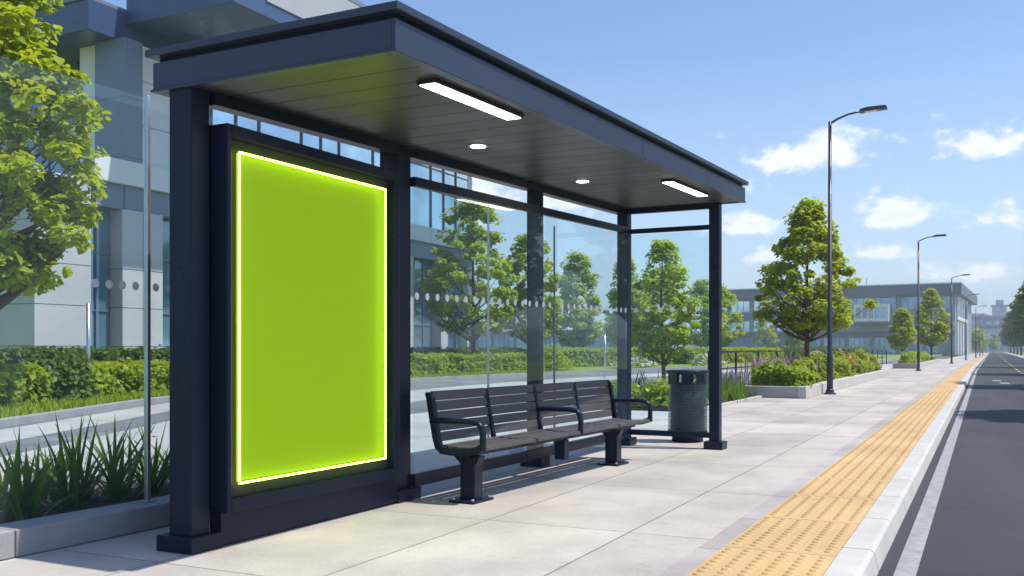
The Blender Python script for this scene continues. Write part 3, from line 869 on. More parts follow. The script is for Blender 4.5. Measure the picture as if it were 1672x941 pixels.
for k in range(8):
    a = 2*math.pi*k/8 + .2; hw = .24
    v = []
    for r in (.262,.248):
        for t in (a-hw, a, a+hw):
            for z in (.80,.915): v.append((r*math.cos(t), r*math.sin(t), z))
    q.add(v, [(0,2,3,1),(2,4,5,3),(6,7,9,8),(8,9,11,10),(0,1,7,6),(4,10,11,5)]); q.build('lid_support', M['frame'], LB); q = MB()
q = MB(); q.lathe([(.275,.915),(.300,.928),(.300,.962),(.285,.972),(.10,.978),(.001,.980)], 40); q.build('bin_lid', M['frame'], LB, smooth=True)

# =============================================================== LEFT PLANTER, PLANTS, GLASS SCREEN
PB = thing('planter_bed', 'low grey concrete planter kerb with strap-leaved plants beside the shelter', 'planter', (3.82, 5.23, 0), -.03)
xs = [-2.6,-1.25,.10,1.45,2.95]
for x0, x1 in zip(xs[:-1], xs[1:]):
    q = MB(); q.box(x0+.004, x1-.004, 0, .28, 0, .165); q.build('kerb_stone', M['kerb_grey'], PB, bevel=.008)
q = MB(); q.box(2.67, 2.946, .284, 1.5, 0, .165); q.build('kerb_stone', M['kerb_grey'], PB, bevel=.008)
q = MB(); q.box(-2.59, 2.946, 1.504, 1.70, 0, .165); q.build('kerb_stone', M['kerb_grey'], PB, bevel=.008)
q = MB(); nx, ny = 46, 12
for i in range(nx):
    for j in range(ny):
        def zz(i, j): return .10 + .025*math.sin(i*1.3)*math.cos(j*1.7) + random.Random(i*31+j).uniform(-.01,.01)
        X = lambda i: -2.58+i*(5.24/nx); Y = lambda j: .285+j*(1.21/ny)
        q.quad((X(i),Y(j),zz(i,j)), (X(i+1),Y(j),zz(i+1,j)), (X(i+1),Y(j+1),zz(i+1,j+1)), (X(i),Y(j+1),zz(i,j+1)))
q.build('soil', M['soil'], PB)
def strap_plant(loc, label, seed, L=.60, n=46, yellow=0, name='strap_leaf_plant'):
    rng = np.random.default_rng(seed)
    t = thing(name, label, 'plant', loc, rng.uniform(0,6), 'strap-leaved plants in the low planter')
    base = rng.normal(0, .045, (n,3)); base[:,2] = 0
    V, F, S = blades_np(base, L, .038, .95, .75, seg=6, rng=rng)
    np_mesh('leaves', V, F, S, [M['blade']], t)
    if yellow:
        Q = rng.normal(0,.10,(yellow,3)); Q[:,2] = L*.72 + rng.uniform(-.06,.06,yellow)
        V, F, S = leaves_np(Q, .035, up=.6, squash=1.1, rng=rng); np_mesh('flowers', V, F, S, [M['yellowflower']], t)
    return t
for (x, y, lab, sd_, L, n_, yl) in (
    (4.46, 5.86, 'strap-leaved plant with leaves arching onto the kerb, second from the outer end', 21, .62, 52, 0),
    (4.92, 5.92, 'tall strap-leaved plant halfway between the steel post and the planter outer end', 22, .70, 54, 0),
    (5.36, 5.98, 'strap-leaved plant just before the steel post of the glass screen', 23, .70, 46, 0),
    (5.74, 6.05, 'strap-leaved plant with a yellow bloom beside the shelter corner column', 24, .60, 40, 5),
    (4.05, 6.05, 'outermost strap-leaved plant in the low planter, farthest from the shelter column', 25, .6, 44, 0),
    (4.72, 6.42, 'strap-leaved plant in the back row of the low planter, between the first two', 26, .52, 40, 0),
    (5.20, 6.48, 'strap-leaved plant in the back row of the low planter, behind the steel post', 27, .50, 40, 0),
    (6.15, 6.15, 'strap-leaved plant hidden mostly behind the shelter corner column', 28, .55, 36, 0)):
    strap_plant((x, y, .10), lab, sd_, L, n_, yl)

GS = thing('glass_screen', 'clear glass windscreen with white dots and slim steel post beside the shelter', 'glass screen', (4.15, 5.37, .165), -.027)
q = MB(); q.box(-1.3, .885, -.006, .006, .03, 2.87); pn = q.build('glass_pane', M['glass_clear'], GS)
d = MB(); dots(d, [(.88-.112*(i+.8), -.0075, 1.53) for i in range(4)], r=.030); d.build('dot_pattern', M['dot'], pn)
q = MB(); q.box(.915, 1.80, -.006, .006, .03, 2.87); pn = q.build('glass_pane', M['glass_clear'], GS)
d = MB(); dots(d, [(.97+.112*i, -.0075, 1.53) for i in range(7)], r=.030); d.build('dot_pattern', M['dot'], pn)
q = MB(); q.box(.885, .915, -.02, .02, 0, 2.89); po = q.build('post', M['steel'], GS, bevel=.004)
q = MB(); q.box(.86, .94, -.045, .045, 0, .012); q.build('base_plate', M['steel'], po)
q = MB(); q.box(-1.33, -1.30, -.02, .02, 0, 2.89); q.build('post', M['steel'], GS, bevel=.004)

# slim posts out on the plaza edge
for (x, y, h, lab) in ((15.6, 18.35, 2.3, 'slim steel post standing before the hedge behind the low planter'),
                       (40.4, 15.1, 1.9, 'slim steel post on the service road edge seen through the rear glass')):
    t = thing('metal_post', lab, 'post', (x, y, 0))
    q = MB(); q.tube([(0,0,0),(0,0,h)], .045, 10); q.build('shaft', M['steel'], t, smooth=True)
    q = MB(); q.lathe([(.09,0),(.09,.02),(.055,.035)], 12); q.build('base', M['steel'], t)

# =============================================================== STREET LAMPS
def street_lamp(loc, label, first=None):
    if first:
        o = copy_tree(first); o.location = loc; o['label'] = label; return o
    t = thing('street_lamp', label, 'street lamp', loc, 0, 'street lamps along the pavement')
    q = MB(); q.tube([(0,0,.05),(0,0,1.1),(0,0,1.12),(0,0,7.62)], [.085,.082,.068,.045], 14); q.build('pole', M['pole'], t, smooth=True)
    q = MB(); q.lathe([(.17,0),(.17,.035),(.12,.05),(.105,.13),(.088,.15)], 20); q.build('pole_base', M['pole'], t, bevel=.004)
    q = MB(); q.tube([(0,0,7.56),(0,-.22,7.68),(0,-.48,7.77),(0,-.80,7.82)], [.032,.030,.028,.028], 10); q.build('arm', M['pole'], t, smooth=True)
    q = MB(); q.prism([(-.78,7.78),(-.80,7.86),(-1.0,7.90),(-1.46,7.905),(-1.50,7.86),(-1.48,7.815)][::-1], 'x', -.13, .13); hd = q.build('lamp_head', M['fascia'], t, bevel=.008)
    q = MB(); q.box(-.10, .10, -1.43, -.92, 0, .012); q.map(lambda x, y, z: (x, y, z + 7.772 + .048*(-y-.85)/.6)); q.build('lens', M['lens'], hd)
    q = MB(); q.box(-.045, .045, .070, .079, .55, .85); q.build('access_hatch', M['pole'], t)
    return t
L0 = street_lamp((28.2, 3.86, 0), 'dark street lamp standing against the corner of the flower planter')
for (x, y, lab) in ((61.2, 3.42, 'second street lamp beyond the bus shelter, by the near end of the second planter'),
                    (94.4, 2.55, 'third street lamp beyond the bus shelter, just before the far office corner'),
                    (128., 1.90, 'fourth street lamp beyond the bus shelter, in line with the far office corner'),
                    (163., 1.05, 'fifth street lamp beyond the bus shelter, clear of the far office building'),
                    (205., .62, 'sixth street lamp beyond the bus shelter, small above the far pavement'),
                    (250., .15, 'seventh and smallest street lamp, near the far end of the pavement')):
    street_lamp((x, y, 0), lab, L0)

# =============================================================== PLANTERS ON THE PAVEMENT
def planter(name, label, corners, h, wall=.22, z=0.0):
    (x0, x1, y0, y1) = corners
    t = thing(name, label, 'planter', (x0, y0, z))
    L, Wd = x1-x0, y1-y0
    n = max(1, round(L/2.6))
    for i in range(n):
        a, b = i*L/n+.004, (i+1)*L/n-.004
        for (c0, c1) in ((0, wall), (Wd-wall, Wd)):
            q = MB(); q.box(a, b, c0, c1, 0, h); q.build('wall_block', M['kerb_grey'] if c0 else M['kerb'], t, bevel=.012)
    for (a, b) in ((.004, wall), (L-wall, L-.004)):
        q = MB(); q.box(a, b, wall+.004, Wd-wall-.004, 0, h); q.build('end_block', M['kerb_grey'], t, bevel=.012)
    q = MB(); q.box(wall, L-wall, wall, Wd-wall, 0, h-.06); q.build('soil', M['lawn'], t)
    return t
planter('concrete_planter', 'long pale concrete planter with shrubs, pink grasses and a tree', (25.4, 50.0, 4.06, 5.72), .30)
planter('concrete_planter', 'second concrete planter further along, behind the second street lamp', (68.4, 104., 3.75, 5.4), .34)

make_tree('street_tree', 'bright green conical tree in the long planter beside the first street lamp', 'tree', (31.6, 4.98, .24), 5.75, 1.95, 1.75,
          'leaf_a', 190, 34, .17, shape=1.0, trunk_r=.085, group='street trees in the planters', seed=4, clump=.36)
sh_grp = 'shrubs in the long planter'
shr = [(26.2,4.60,.55,.48,.62,'rounded green shrub at the near road-side corner of the long planter','shrub',None,0),
       (26.3,5.20,.50,.45,.66,'rounded green shrub at the near corner away from the road in the long planter','shrub',None,0),
       (27.4,4.55,.60,.42,.60,'yellow-green shrub second along the road side of the long planter','shrub',None,0),
       (27.6,5.25,.50,.40,.62,'shrub second along the back edge of the long planter','shrub',None,0),
       (29.3,4.70,.75,.40,.66,'spiky yellow-green shrub just before the tree in the long planter','shrub',None,0),
       (33.5,4.85,.9,.5,.85,'tall shrub behind the lamp pole, just past the planter tree','shrub',None,0),
       (36.2,4.75,1.0,.5,.78,'yellow-green mound past the lamp pole in the long planter','shrub',None,0),
       (39.0,4.95,1.1,.55,.95,'dark shrub topped with red flowers in the long planter','hedge','redflower',120),
       (42.0,4.80,1.1,.5,.80,'bright shrub between red flowered shrubs in the long planter','shrub',None,0),
       (45.0,4.90,1.2,.55,.90,'shrub with scattered red flowers near the far end of the long planter','shrub','redflower',90),
       (48.0,4.80,1.1,.5,.70,'last shrub at the far end of the long planter','shrub',None,0)]
for i, (x, y, rx, ry, h, lab, lf, fl, nf) in enumerate(shr):
    shrub('shrub', lab, (x, y, .24), rx, ry, h, lf, .11, 1500, sh_grp, 40+i, fl, nf, .09)
def grass_clump(loc, label, seed, h, r, spike, n=150, ns=60, group=None, spread=.6, name='grass_plant'):
    rng = np.random.default_rng(seed)
    t = thing(name, label, 'grass clump', loc, 0, group)
    base = np.column_stack([rng.normal(0,r*.45,n), rng.normal(0,r*.45,n), np.zeros(n)])
    V, F, S = blades_np(base, h, .022, spread, .7, seg=4, rng=rng); np_mesh('leaves', V, F, S, [M['blade']], t)
    if spike:
        b2 = np.column_stack([rng.normal(0,r*.5,ns), rng.normal(0,r*.5,ns), np.full(ns, h*.55)])
        V, F, S = blades_np(b2, h*.75, .05, spread*.7, .3, seg=3, rng=rng); np_mesh('plumes', V, F, S, [M[spike]], t)
    return t
for i, (x, y, lab) in enumerate(((28.3,5.40,'pink plumed grass clump nearest the shelter at the planter back'), (29.8,5.42,'pink plumed grass clump left of the planter tree trunk'),
                                 (30.9,5.45,'pink plumed grass clump right behind the planter tree trunk'), (27.1,5.48,'pink plumed grass clump at the back corner of the long planter'))):
    grass_clump((x, y, .24), lab, 60+i, .66, .45, 'plume', 170, 70, 'pink plumed grasses in the long planter')
shrub('shrub', 'white flowered shrub just behind the lamp pole', (35.2, 5.35, .24), .6, .4, .95, 'shrub', .10, 900, sh_grp, 77, 'whiteflower', 70, .10)
# planting strip along the pavement's back edge
sb = thing('planting_strip', 'low planting strip with pale kerb between pavement and railing', 'planting strip', (19.0, 5.16, 0))
q = MB()
for i in range(13): q.box(i*2.4+.004, i*2.4+2.396, 0, .10, 0, .055)
q.build('kerb', M['kerb'], sb, bevel=.006)
q = MB(); q.box(.0, 31.2, .104, 2.6, 0, .03); q.build('soil', M['soil'], sb)
for i, (x, y, lab, sp) in enumerate(((22.3,5.75,'dark green grass clump just past the shelter post','lav'), (23.4,5.70,'lavender spiked clump second past the shelter post','lav'),
        (24.5,5.80,'lavender spiked clump touching the planter end wall','lav'), (22.8,6.5,'lavender clump behind the first row past the shelter post','lav'),
        (24.0,6.6,'lavender clump in the rear row by the planter end','lav'), (25.6,6.7,'lavender clump behind the planter back wall','lav'),
        (27.4,6.6,'lavender clump further along behind the planter back wall','lav'), (21.0,7.0,'green grass clump seen through the end glass above the bin','lav'))):
    grass_clump((x, y, .03), lab, 80+i, .64, .5, sp, 320, 14, 'lavender clumps in the planting strip', .75)
for i, (x, y, lab) in enumerate(((19.7,6.1,'low shrub with yellow flowers seen through the end glass'), (20.6,5.9,'yellow flowering shrub just left of the bin lid'), (19.5,7.0,'low green shrub behind the yellow flowers'))):
    shrub('flowering_shrub', lab, (x, y, .03), .6, .5, .55, 'shrub', .09, 800, 'yellow flowering shrubs in the planting strip', 95+i, 'yellowflower', 60 if i < 2 else 12, .07)
make_tree('young_tree', 'slender young tree in the planting strip seen through the end glass', 'tree', (21.2, 6.5, .03), 3.65, .86, 1.15, 'leaf_b', 90, 34, .12, shape=.7, trunk_r=.05, seed=9, clump=.26)
# second planter planting
make_tree('street_tree', 'pointed green tree in the second planter beside the third street lamp', 'tree', (101.5, 4.55, .28), 6.75, 2.05, 1.7, 'leaf_a', 130, 30, .26, shape=.75, trunk_r=.10, group='street trees in the planters', seed=14, clump=.48)
make_tree('street_tree', 'small pointed tree just left of the second street lamp pole', 'tree', (94., 6.6, .0), 4.9, 1.6, 1.5, 'leaf_a', 100, 30, .24, shape=.7, trunk_r=.09, group='street trees in the planters', seed=15, clump=.42)
for i, (x, y, lab) in enumerate(((71,4.6,'low shrub at the near end of the second planter'), (76,4.6,'second low shrub along the second planter'), (82,4.6,'third low shrub along the second planter'), (89,4.6,'fourth low shrub along the second planter'))):
    shrub('shrub', lab, (x, y, .28), 2.0, .55, .80, 'shrub', .18, 700, 'shrubs in the second planter', 120+i, 'whiteflower' if i == 3 else None, 30, .15)
# railing behind the planters
rl = thing('railing', 'low dark metal railing running behind the concrete planters', 'railing', (30., 7.75, 0), -.006)
for i in range(17):
    q = MB(); q.box(i*3.6-.03, i*3.6+.03, -.03, .03, 0, 1.15); q.build('post', M['frame'], rl)
q = MB(); q.box(-.03, 57.63, -.025, .025, 1.151, 1.20); q.build('rail', M['frame'], rl)
q = MB(); q.box(-.03, 57.63, .032, .052, .60, .64); q.build('rail', M['frame'], rl)

# =============================================================== HEDGES + LAWN TREES
def kpath(x0, x1, off, n=6): return [(float(x), K(float(x))+off) for x in np.linspace(x0, x1, n)]
hedge('clipped_hedge', 'sunlit clipped hedge on the lawn edge behind the low planter', kpath(8.0, 14.2, 1.7), 1.2, .80, 'hedge', .15, 190, seed=31)
hedge('clipped_hedge', 'bright clipped hedge just beside the shelter corner column', kpath(15.0, 24.0, 1.5), 1.2, .80, 'hedge', .15, 170, seed=32)
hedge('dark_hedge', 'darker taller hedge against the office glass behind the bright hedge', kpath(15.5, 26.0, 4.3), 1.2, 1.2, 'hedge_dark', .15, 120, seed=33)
shrub('shrub', 'loose dark bush between the two bright hedges', (14.7, K(14.7)+1.9, .1), .8, .7, 1.25, 'hedge_dark', .13, 900, None, 34)
hedge('clipped_hedge', 'bright clipped hedge seen through the rear glass above the bench', kpath(30.0, 45.5, 1.6), 1.4, .95, 'hedge', .16, 110, seed=35)
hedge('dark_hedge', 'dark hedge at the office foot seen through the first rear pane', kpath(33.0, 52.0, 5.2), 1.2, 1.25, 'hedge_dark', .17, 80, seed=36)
shrub('shrub', 'loose bush at the end of the hedge above the bench', (48.4, K(48.4)+2.0, .1), 1.6, 1.3, 1.35, 'hedge', .17, 1100, None, 37)
shrub('flowering_shrub', 'pale pink flower patch on the lawn seen through the rear glass', (58., K(58)+1.6, .1), 3.2, .8, .55, 'shrub', .14, 900, None, 38, 'whiteflower', 420, .16)
shrub('flowering_shrub', 'pale flower mound on the lawn seen through the end glass', (70., K(70)+2.2, .1), 3.0, 1.0, .75, 'shrub', .15, 700, None, 39, 'whiteflower', 300, .17)
hedge('clipped_hedge', 'long low hedge across the lawn seen through the second rear bay', kpath(54.0, 72.0, 6.0), 1.8, 1.25, 'hedge', .20, 60, seed=41)
hedge('clipped_hedge', 'hedge on the lawn just past the shelter end post', kpath(74.0, 96.0, 5.5), 1.8, 1.30, 'hedge', .22, 50, seed=42)
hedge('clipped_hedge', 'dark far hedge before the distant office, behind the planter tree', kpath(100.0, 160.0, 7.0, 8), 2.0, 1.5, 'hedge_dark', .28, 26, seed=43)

make_tree('garden_tree', 'large leafy tree before the office with its branches over the glass screen', 'tree', (12.35, 17.3, .1), 9.2, 2.2, 2.5, 'leaf_a', 240, 36, .235, shape=.40, trunk_r=.17, seed=51, clump=.50)
LT = 'trees in a row on the lawn'
for i, (x, y, h, r, cb, lab, shp) in enumerate((
    (42.5, 22.9, 8.9, 2.75, 2.1, 'largest lawn tree, seen through the first two rear panes', .55),
    (52.5, 24.4, 8.0, 2.3, 2.0, 'lawn tree seen on both sides of the middle rear column', .4),
    (64.0, 26.0, 8.1, 2.1, 1.6, 'lawn tree in the second rear bay, nearer the middle column', .5),
    (71.5, 25.0, 8.3, 2.0, 1.6, 'lawn tree in the second rear bay, next to the back corner column', .5),
    (82.0, 25.5, 8.8, 2.6, 1.8, 'lawn tree seen through the end glass behind the young tree', .5),
    (93.0, 24.6, 8.0, 2.6, 1.8, 'lawn tree seen through the end glass beside the end post', .5),
    (104., 25.6, 8.2, 2.8, 1.8, 'last lawn tree, showing on both sides of the end post', .45))):
    make_tree('lawn_tree', lab, 'tree', (x, y, .1), h, r, cb, 'leaf_b', 150, 34, .27, shape=shp, trunk_r=.13, group=LT, seed=70+i, clump=.55)
for i, (x, y, h, r, lab) in enumerate(((128., 22., 5.2, 1.5, 'small tree before the far office, right of the planter tree'), (150., 30., 7.0, 2.0, 'small tree against the far office glass behind the planter tree'))):
    make_tree('lawn_tree', lab, 'tree', (x, y, .1), h, r, 1.3, 'leaf_b', 60, 26, .3, shape=.5, trunk_r=.1, seed=90+i, clump=.5)
# trees at the far end and across the street
FT = 'trees across the street'
proto = None
spots = [(24,-6.0,1.12),(41,-6.1,1.2),(61,-5.9,1.15),(84,-6.3,1.2),(112,-6.4,1.2),(140,-6.7,1.2),(172,-7.0,1.2),(205,-7.2,1.25),(238,-7.4,1.25),(272,-7.6,1.25),(312,-7.8,1.2),(360,-8.0,1.2)]
for i, (x, y, s_) in enumerate(spots):
    lab = 'leafy street tree across the road, among those shading it' if x < 200 else ['largest dark green tree seen across the road','second dark green tree across the road','third dark green tree across the road','fourth dark green tree across the road, smaller','smallest dark green tree across the road'][i-7]
    if proto is None:
        proto = make_tree('roadside_tree', lab, 'tree', (x, y, 0), 9.0, 3.0, 2.2, 'leaf_c', 150, 34, .36, shape=.2, trunk_r=.16, group=FT, seed=101, clump=.75)
        proto.scale = (s_,)*3
    else:
        o = copy_tree(proto); o.location = (x, y, 0); o.scale = (s_,)*3; o.rotation_euler = (0,0,i*1.7); o['label'] = lab
for i, (x, y, h, lab) in enumerate(((300., 2.0, 7.0, 'small yellow-green tree at the far end beside the distant office'), (345., 1.7, 8.0, 'second small yellow-green tree at the far end of the pavement'), (390., .6, 8.5, 'third small yellow-green tree, at the street end'), (425., -3.6, 7.5, 'small pale tree standing at the street end past the road'))):
    make_tree('distant_tree', lab, 'tree', (x, y, 0), h, 2.6, 1.6, 'leaf_a', 60, 26, .5, shape=.3, trunk_r=.14, group='small trees at the far end', seed=130+i, clump=.8)

# =============================================================== NEAR OFFICE BUILDING
B = thing('office_building', 'navy and white office building with deep roof overhang behind the shelter', 'building', (20.0, 27.0, 0))
def bpart(name, mat, *boxes, parent=None, bevel=0.0):
    mb = MB()
    for b in boxes: mb.box(*b)
    return mb.build(name, mat, parent or B, bevel=bevel)
# (local x = world - 20, y = world - 27)
r1 = bpart('roof_fascia', M['bnavy'], (5.0, 32.0, -4.5, .5, 12.85, 15.0), bevel=.03)
bpart('fascia_trim', M['bnavy2'], (4.93, 32.07, -4.57, .5, 15.003, 15.18), parent=r1)
bpart('white_parapet', M['bpale'], (6.6, 31.8, -4.55, -4.503, 13.4, 15.0), parent=r1)
r2 = bpart('roof_fascia', M['bnavy'], (3.4, 31.0, .503, 20., 12.2, 13.25), bevel=.03)
bpart('fascia_trim', M['bnavy2'], (3.33, 31.0, .503, 20., 13.253, 13.38), parent=r2)
bpart('fascia_seams', M['seam'], *[(4.996, 5.02, -4.5+.9+i*1.25, -4.5+.915+i*1.25, 12.9, 14.95) for i in range(4)], parent=r1)
bpart('fascia_seams', M['seam'], *[(3.396, 3.42, 2.+i*2.4, 2.02+i*2.4, 12.25, 13.2) for i in range(7)], parent=r2)
bpart('core_wall', M['bgrey_dark'], (7.4, 30.0, 1.2, 19., 0, 12.2))
p1 = bpart('navy_pillar', M['bnavy2'], (4.5, 5.3, .0, 1.5, 0, 12.2), bevel=.02)
bpart('panel_seams', M['seam'], *[(4.497, 5.303, -.003, 1.503, z, z+.03) for z in (3.4, 8.0, 10.1)], parent=p1)
w1 = bpart('white_panel', M['bwhite'], (5.303, 7.6, .25, 1.19, 7.85, 12.2), bevel=.02)
bpart('panel_seams', M['seam'], *[(5.31, 7.603, .247, .27, z, z+.025) for z in (9.3, 10.9)], parent=w1)
bpart('white_pillar', M['bwhite'], (4.7, 5.2, 1.55, 2.5, 7.85, 12.2), bevel=.02)
# recessed upper wall behind the corner
up = bpart('window_wall', M['fglass_dark'], (6.0, 6.1, 2.5, 19., 7.85, 12.19))
bpart('mullion', M['mullion'], *[(5.96, 5.998, 2.5+i*1.6, 2.56+i*1.6, 7.85, 12.19) for i in range(11)], (5.955, 5.999, 2.5, 19., 9.9, 9.98), parent=up)
bpart('floor_slab', M['bgrey'], (5.2, 7.4, 1.6, 19., 6.9, 7.84))
# white spandrel band
sp = bpart('white_band', M['bwhite'], (3.1, 30.5, -.15, .245, 7.0, 7.84), bevel=.02)
bpart('band_seams', M['seam'], *[(3.1+2.2*i, 3.12+2.2*i, -.153, -.14, 7.02, 7.82) for i in range(1, 13)], parent=sp)
bpart('lintel', M['bnavy2'], (3.3, 30.4, .05, .5, 6.15, 6.997))
# big stone pier
pr = bpart('stone_pier', M['bstone'], (.9, 3.08, .0, 2.2, 0, 6.99), bevel=.03)
bpart('stone_seams', M['seam'], *[(.897, 3.083, -.003, 2.203, z, z+.025) for z in (1.35, 2.7, 4.05, 5.4)], parent=pr)
pr = bpart('stone_pier', M['bstone'], (4.35, 6.2, -.05, .6, 0, 6.148), bevel=.03)
bpart('stone_seams', M['seam'], *[(4.347, 6.203, -.053, .6, z, z+.025) for z in (1.35, 2.7, 4.05)], (5.25, 5.28, -.053, -.03, 0, 6.1), parent=pr)
# ground-floor glass bays and columns
gx = [3.09, 4.349]
def glass_bay(x0, x1, y, z0, z1, nx, rows, mat, dark=False):
    o = bpart('window', mat, (x0, x1, y, y+.08, z0, z1))
    w_ = (x1-x0)/nx
    bx = [(x0+i*w_-.035, x0+i*w_+.035, y-.07, y-.002, z0, z1) for i in range(1, nx)]
    bx += [(x0, x1, y-.05, y-.001, z-.03, z+.03) for z in rows]
    bpart('mullion', M['mullion'], *bx, parent=o)
    return o
glass_bay(3.09, 4.34, .55, 0.05, 6.14, 2, (2.6, 4.6), M['fglass_dark'])
glass_bay(6.21, 8.4, .62, .05, 6.14, 2, (2.6, 4.6), M['fglass_dark'])
xg = 8.4
for i in range(6):
    pr = bpart('stone_column', M['bstone'], (xg+.001, xg+.75, .0, .7, 0, 6.14), bevel=.03)
    glass_bay(xg+.76, xg+3.60, .62, .05, 6.14, 3, (2.6, 4.6), M['fglass_dark'])
    xg += 3.61
# long upper curtain wall
for i in range(4):
    a = 7.61 + i*5.6
    glass_bay(a, a+5.59, .30, 7.85, 12.19, 4, (10.0, 11.2), M['fglass'])
bpart('end_wall', M['bwhite'], (30.02, 30.6, .3, 19., 0, 12.19))

# =============================================================== FAR OFFICE BUILDING
F_ANG = R(-2.6)
FB = thing('office_building', 'long three-storey grey office block at the far end of the pavement', 'building', (236., 5.15, 0), F_ANG)
def fpart(name, mat, *boxes, parent=None):
    mb = MB()
    for b in boxes: mb.box(*b)
    return mb.build(name, mat, parent or FB)
HF = 15.9
fpart('wall', M['bgrey'], (.6, 60, .6, 58, 0, 13.6))
rf_ = fpart('roof_fascia', M['bgrey_dark'], (-.8, 62, -.8, 59, 13.6, HF))
fpart('roof_trim', M['bwhite'], (-.86, 62, -.86, 59, HF+.002, HF+.25), parent=rf_)
fpart('rooftop_mast', M['mullion'], (6., 6.12, 20., 20.12, HF+.255, HF+2.2), parent=rf_)
fpart('floor_band', M['bgrey_dark'], (.30, .598, 14, 58, 8.6, 10.0)); fpart('floor_band', M['bgrey'], (.25, .598, .6, 14, 8.7, 9.6))
fpart('floor_band', M['bgrey_dark'], (.35, .598, .6, 58, 4.2, 5.4))
def fwin(y0, y1, z0, z1, mat, n=3):
    o = fpart('window', M[mat], (.45, .595, y0, y1, z0, z1)); w_ = (y1-y0)/n
    fpart('mullion', M['mullion'], *[(.36, .448, y0+i*w_-.06, y0+i*w_+.06, z0, z1) for i in range(n+1)], (.36, .448, y0, y1, z1-.1, z1), parent=o)
for i in range(10):
    y = 1.6 + i*5.6
    fwin(y, y+4.6, 10.5, 13.2, 'fglass' if 4 < i else 'fglass_dark')
    if i < 2 or i > 3: fwin(y, y+4.6, 5.7, 8.3, 'fglass_dark' if i < 5 else 'fglass')
    fwin(y, y+4.8, .4, 4.1, 'fglass_dark', 4)
# projecting white bay
bay = fpart('projecting_bay', M['bwhite'], (-3.2, .34, 14., 21.5, 7.6, 11.6))
fpart('bay_window', M['fglass_dark'], *[(-3.24, -3.205, 14.6+i*1.35, 15.6+i*1.35, 8.4, 10.8) for i in range(5)], parent=bay)
fpart('bay_base', M['bgrey_dark'], (-3.3, .34, 13.9, 21.6, 7.0, 7.598), parent=bay)
# road-side face: white framed bay windows
sd_ = fpart('side_frame', M['bwhite'], (4., 40., .25, .598, 8.0, 8.8), (4., 40., .25, .598, 12.8, 13.5), (4., 5., .25, .598, 8.8, 12.8), (39., 40., .25, .598, 8.8, 12.8))
for i in range(6):
    o = fpart('side_window', M['fglass'], (5.3+i*5.8, 10.3+i*5.8, .40, .597, 8.9, 12.7))
    fpart('mullion', M['mullion'], (7.6+i*5.8, 7.9+i*5.8, .33, .398, 8.9, 12.7), parent=o)
for i in range(5):
    fpart('side_pier', M['bwhite'], (4.+i*8.2, 6.2+i*8.2, .2, .597, 0, 7.6))
# low wing to the side, seen through the rear glass
WG = thing('low_office_wing', 'low glazed office wing behind the lawn trees seen through the rear glass', 'building', (170., 52., 0), F_ANG)
def wpart(name, mat, *boxes, parent=None):
    mb = MB()
    for b in boxes: mb.box(*b)
    return mb.build(name, mat, parent or WG)
wpart('wall', M['bgrey'], (.4, 14, 0, 62, 0, 4.3)); wpart('roof', M['bgrey_dark'], (-.2, 14.5, -.5, 62.5, 4.3, 5.0))
for i in range(12):
    o = wpart('window', M['fglass_dark'], (.2, .398, .6+i*5.1, 5.0+i*5.1, .3, 4.0))
    wpart('mullion', M['mullion'], *[(.12, .198, .6+i*5.1+k*1.1, .7+i*5.1+k*1.1, .3, 4.0) for k in range(4)], parent=o)

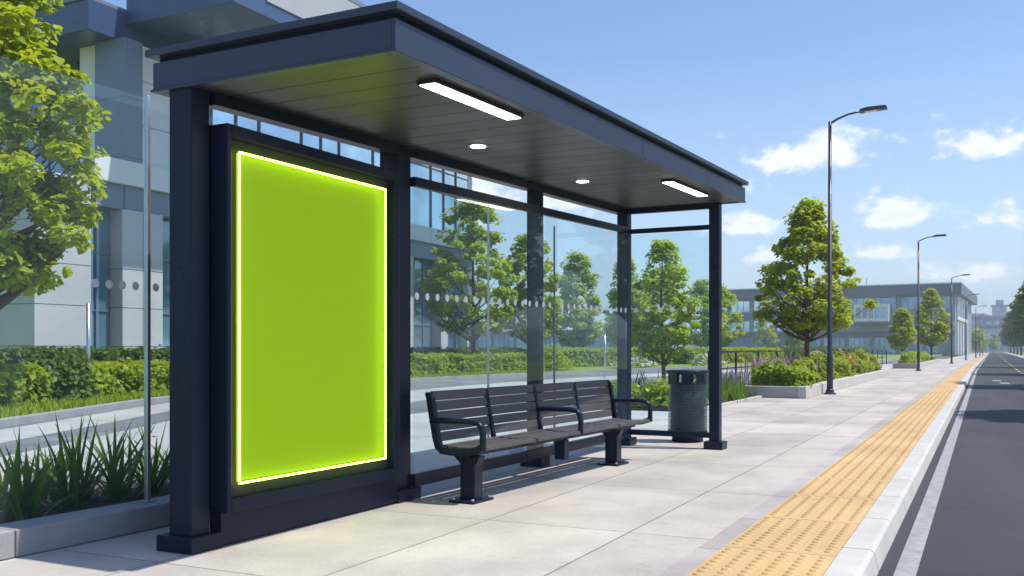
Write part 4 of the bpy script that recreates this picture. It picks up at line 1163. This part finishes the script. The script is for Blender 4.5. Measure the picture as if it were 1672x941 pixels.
# =============================================================== DISTANT CITY
def far_building(name, label, loc, w_, d_, h, nx, nz, mat='far', top=None):
    t = thing(name, label, 'building', loc, 0)
    mb = MB(); mb.box(0, d_, -w_/2, w_/2, -.1, h); mb.build('wall', M[mat], t)
    mb = MB(); fx = w_/nx; fz = h/nz
    for i in range(nx):
        for j in range(nz): mb.box(-.35, -.02, -w_/2+i*fx+fx*.2, -w_/2+(i+1)*fx-fx*.2, j*fz+fz*.25, (j+1)*fz-fz*.2)
    mb.build('window_rows', M['fglass_dark'], t)
    mb = MB(); mb.box(-1, d_+1, -w_/2-1, w_/2+1, h+.002, h+1.2); mb.build('roof', M['bgrey_dark'], t)
    if top: mb = MB(); mb.box(d_*.3, d_*.7, -w_*.3, w_*.25, h+1.202, h+top); mb.build('roof_plant', M[mat], t)
    return t
far_building('city_block', 'pale low building closing the far end of the street', (520., -7., 0), 15., 14., 11.5, 6, 3, 'bwhite')
far_building('city_block', 'dark flat-roofed block behind the pale building at the street end', (620., -9., 0), 34., 20., 19., 8, 4, 'far')
far_building('city_tower', 'tallest hazy tower on the skyline past the street end', (800., -10.5, 0), 9.5, 12., 33., 4, 9, 'far', 5.)
far_building('city_tower', 'hazy stepped tower on the skyline above the trees across the road', (860., -25., 0), 16., 16., 30., 5, 8, 'far', 4.)
far_building('city_block', 'wide hazy block on the skyline beside the far office', (820., 4., 0), 17., 18., 26., 6, 6, 'far', 3.)
hb = MB(); rng = np.random.default_rng(8)
pr_ = [(y, 12 + 8*math.sin(y*.011+1) + 6*math.sin(y*.031) + 3*math.sin(y*.09)) for y in np.linspace(-700, 900, 120)]
hb.prism([(-700,-1)] + [(900,-1)] + [(y, max(3, z)) for y, z in pr_][::-1], 'x', 1050, 1250)
struct('hills', hb, M['hill'])

# =============================================================== AIR
hz = MB(); hz.box(-1600, 1600, -1600, 1600, -1.2, 60)
ho = hz.build('haze', None); ho.data.materials.clear()
hm = bpy.data.materials.new('haze'); hm.use_nodes = True; t_ = hm.node_tree; t_.nodes.remove(t_.nodes['Principled BSDF'])
pv = t_.nodes.new('ShaderNodeVolumePrincipled'); pv.inputs['Color'].default_value = (.80,.89,1.0,1); pv.inputs['Density'].default_value = .0008
pv.inputs['Anisotropy'].default_value = .2
t_.links.new(pv.outputs[0], t_.nodes['Material Output'].inputs['Volume']); ho.data.materials.append(hm); ho['kind'] = 'stuff'
tag(ho, 'thin pale blue haze over the distance', 'haze')
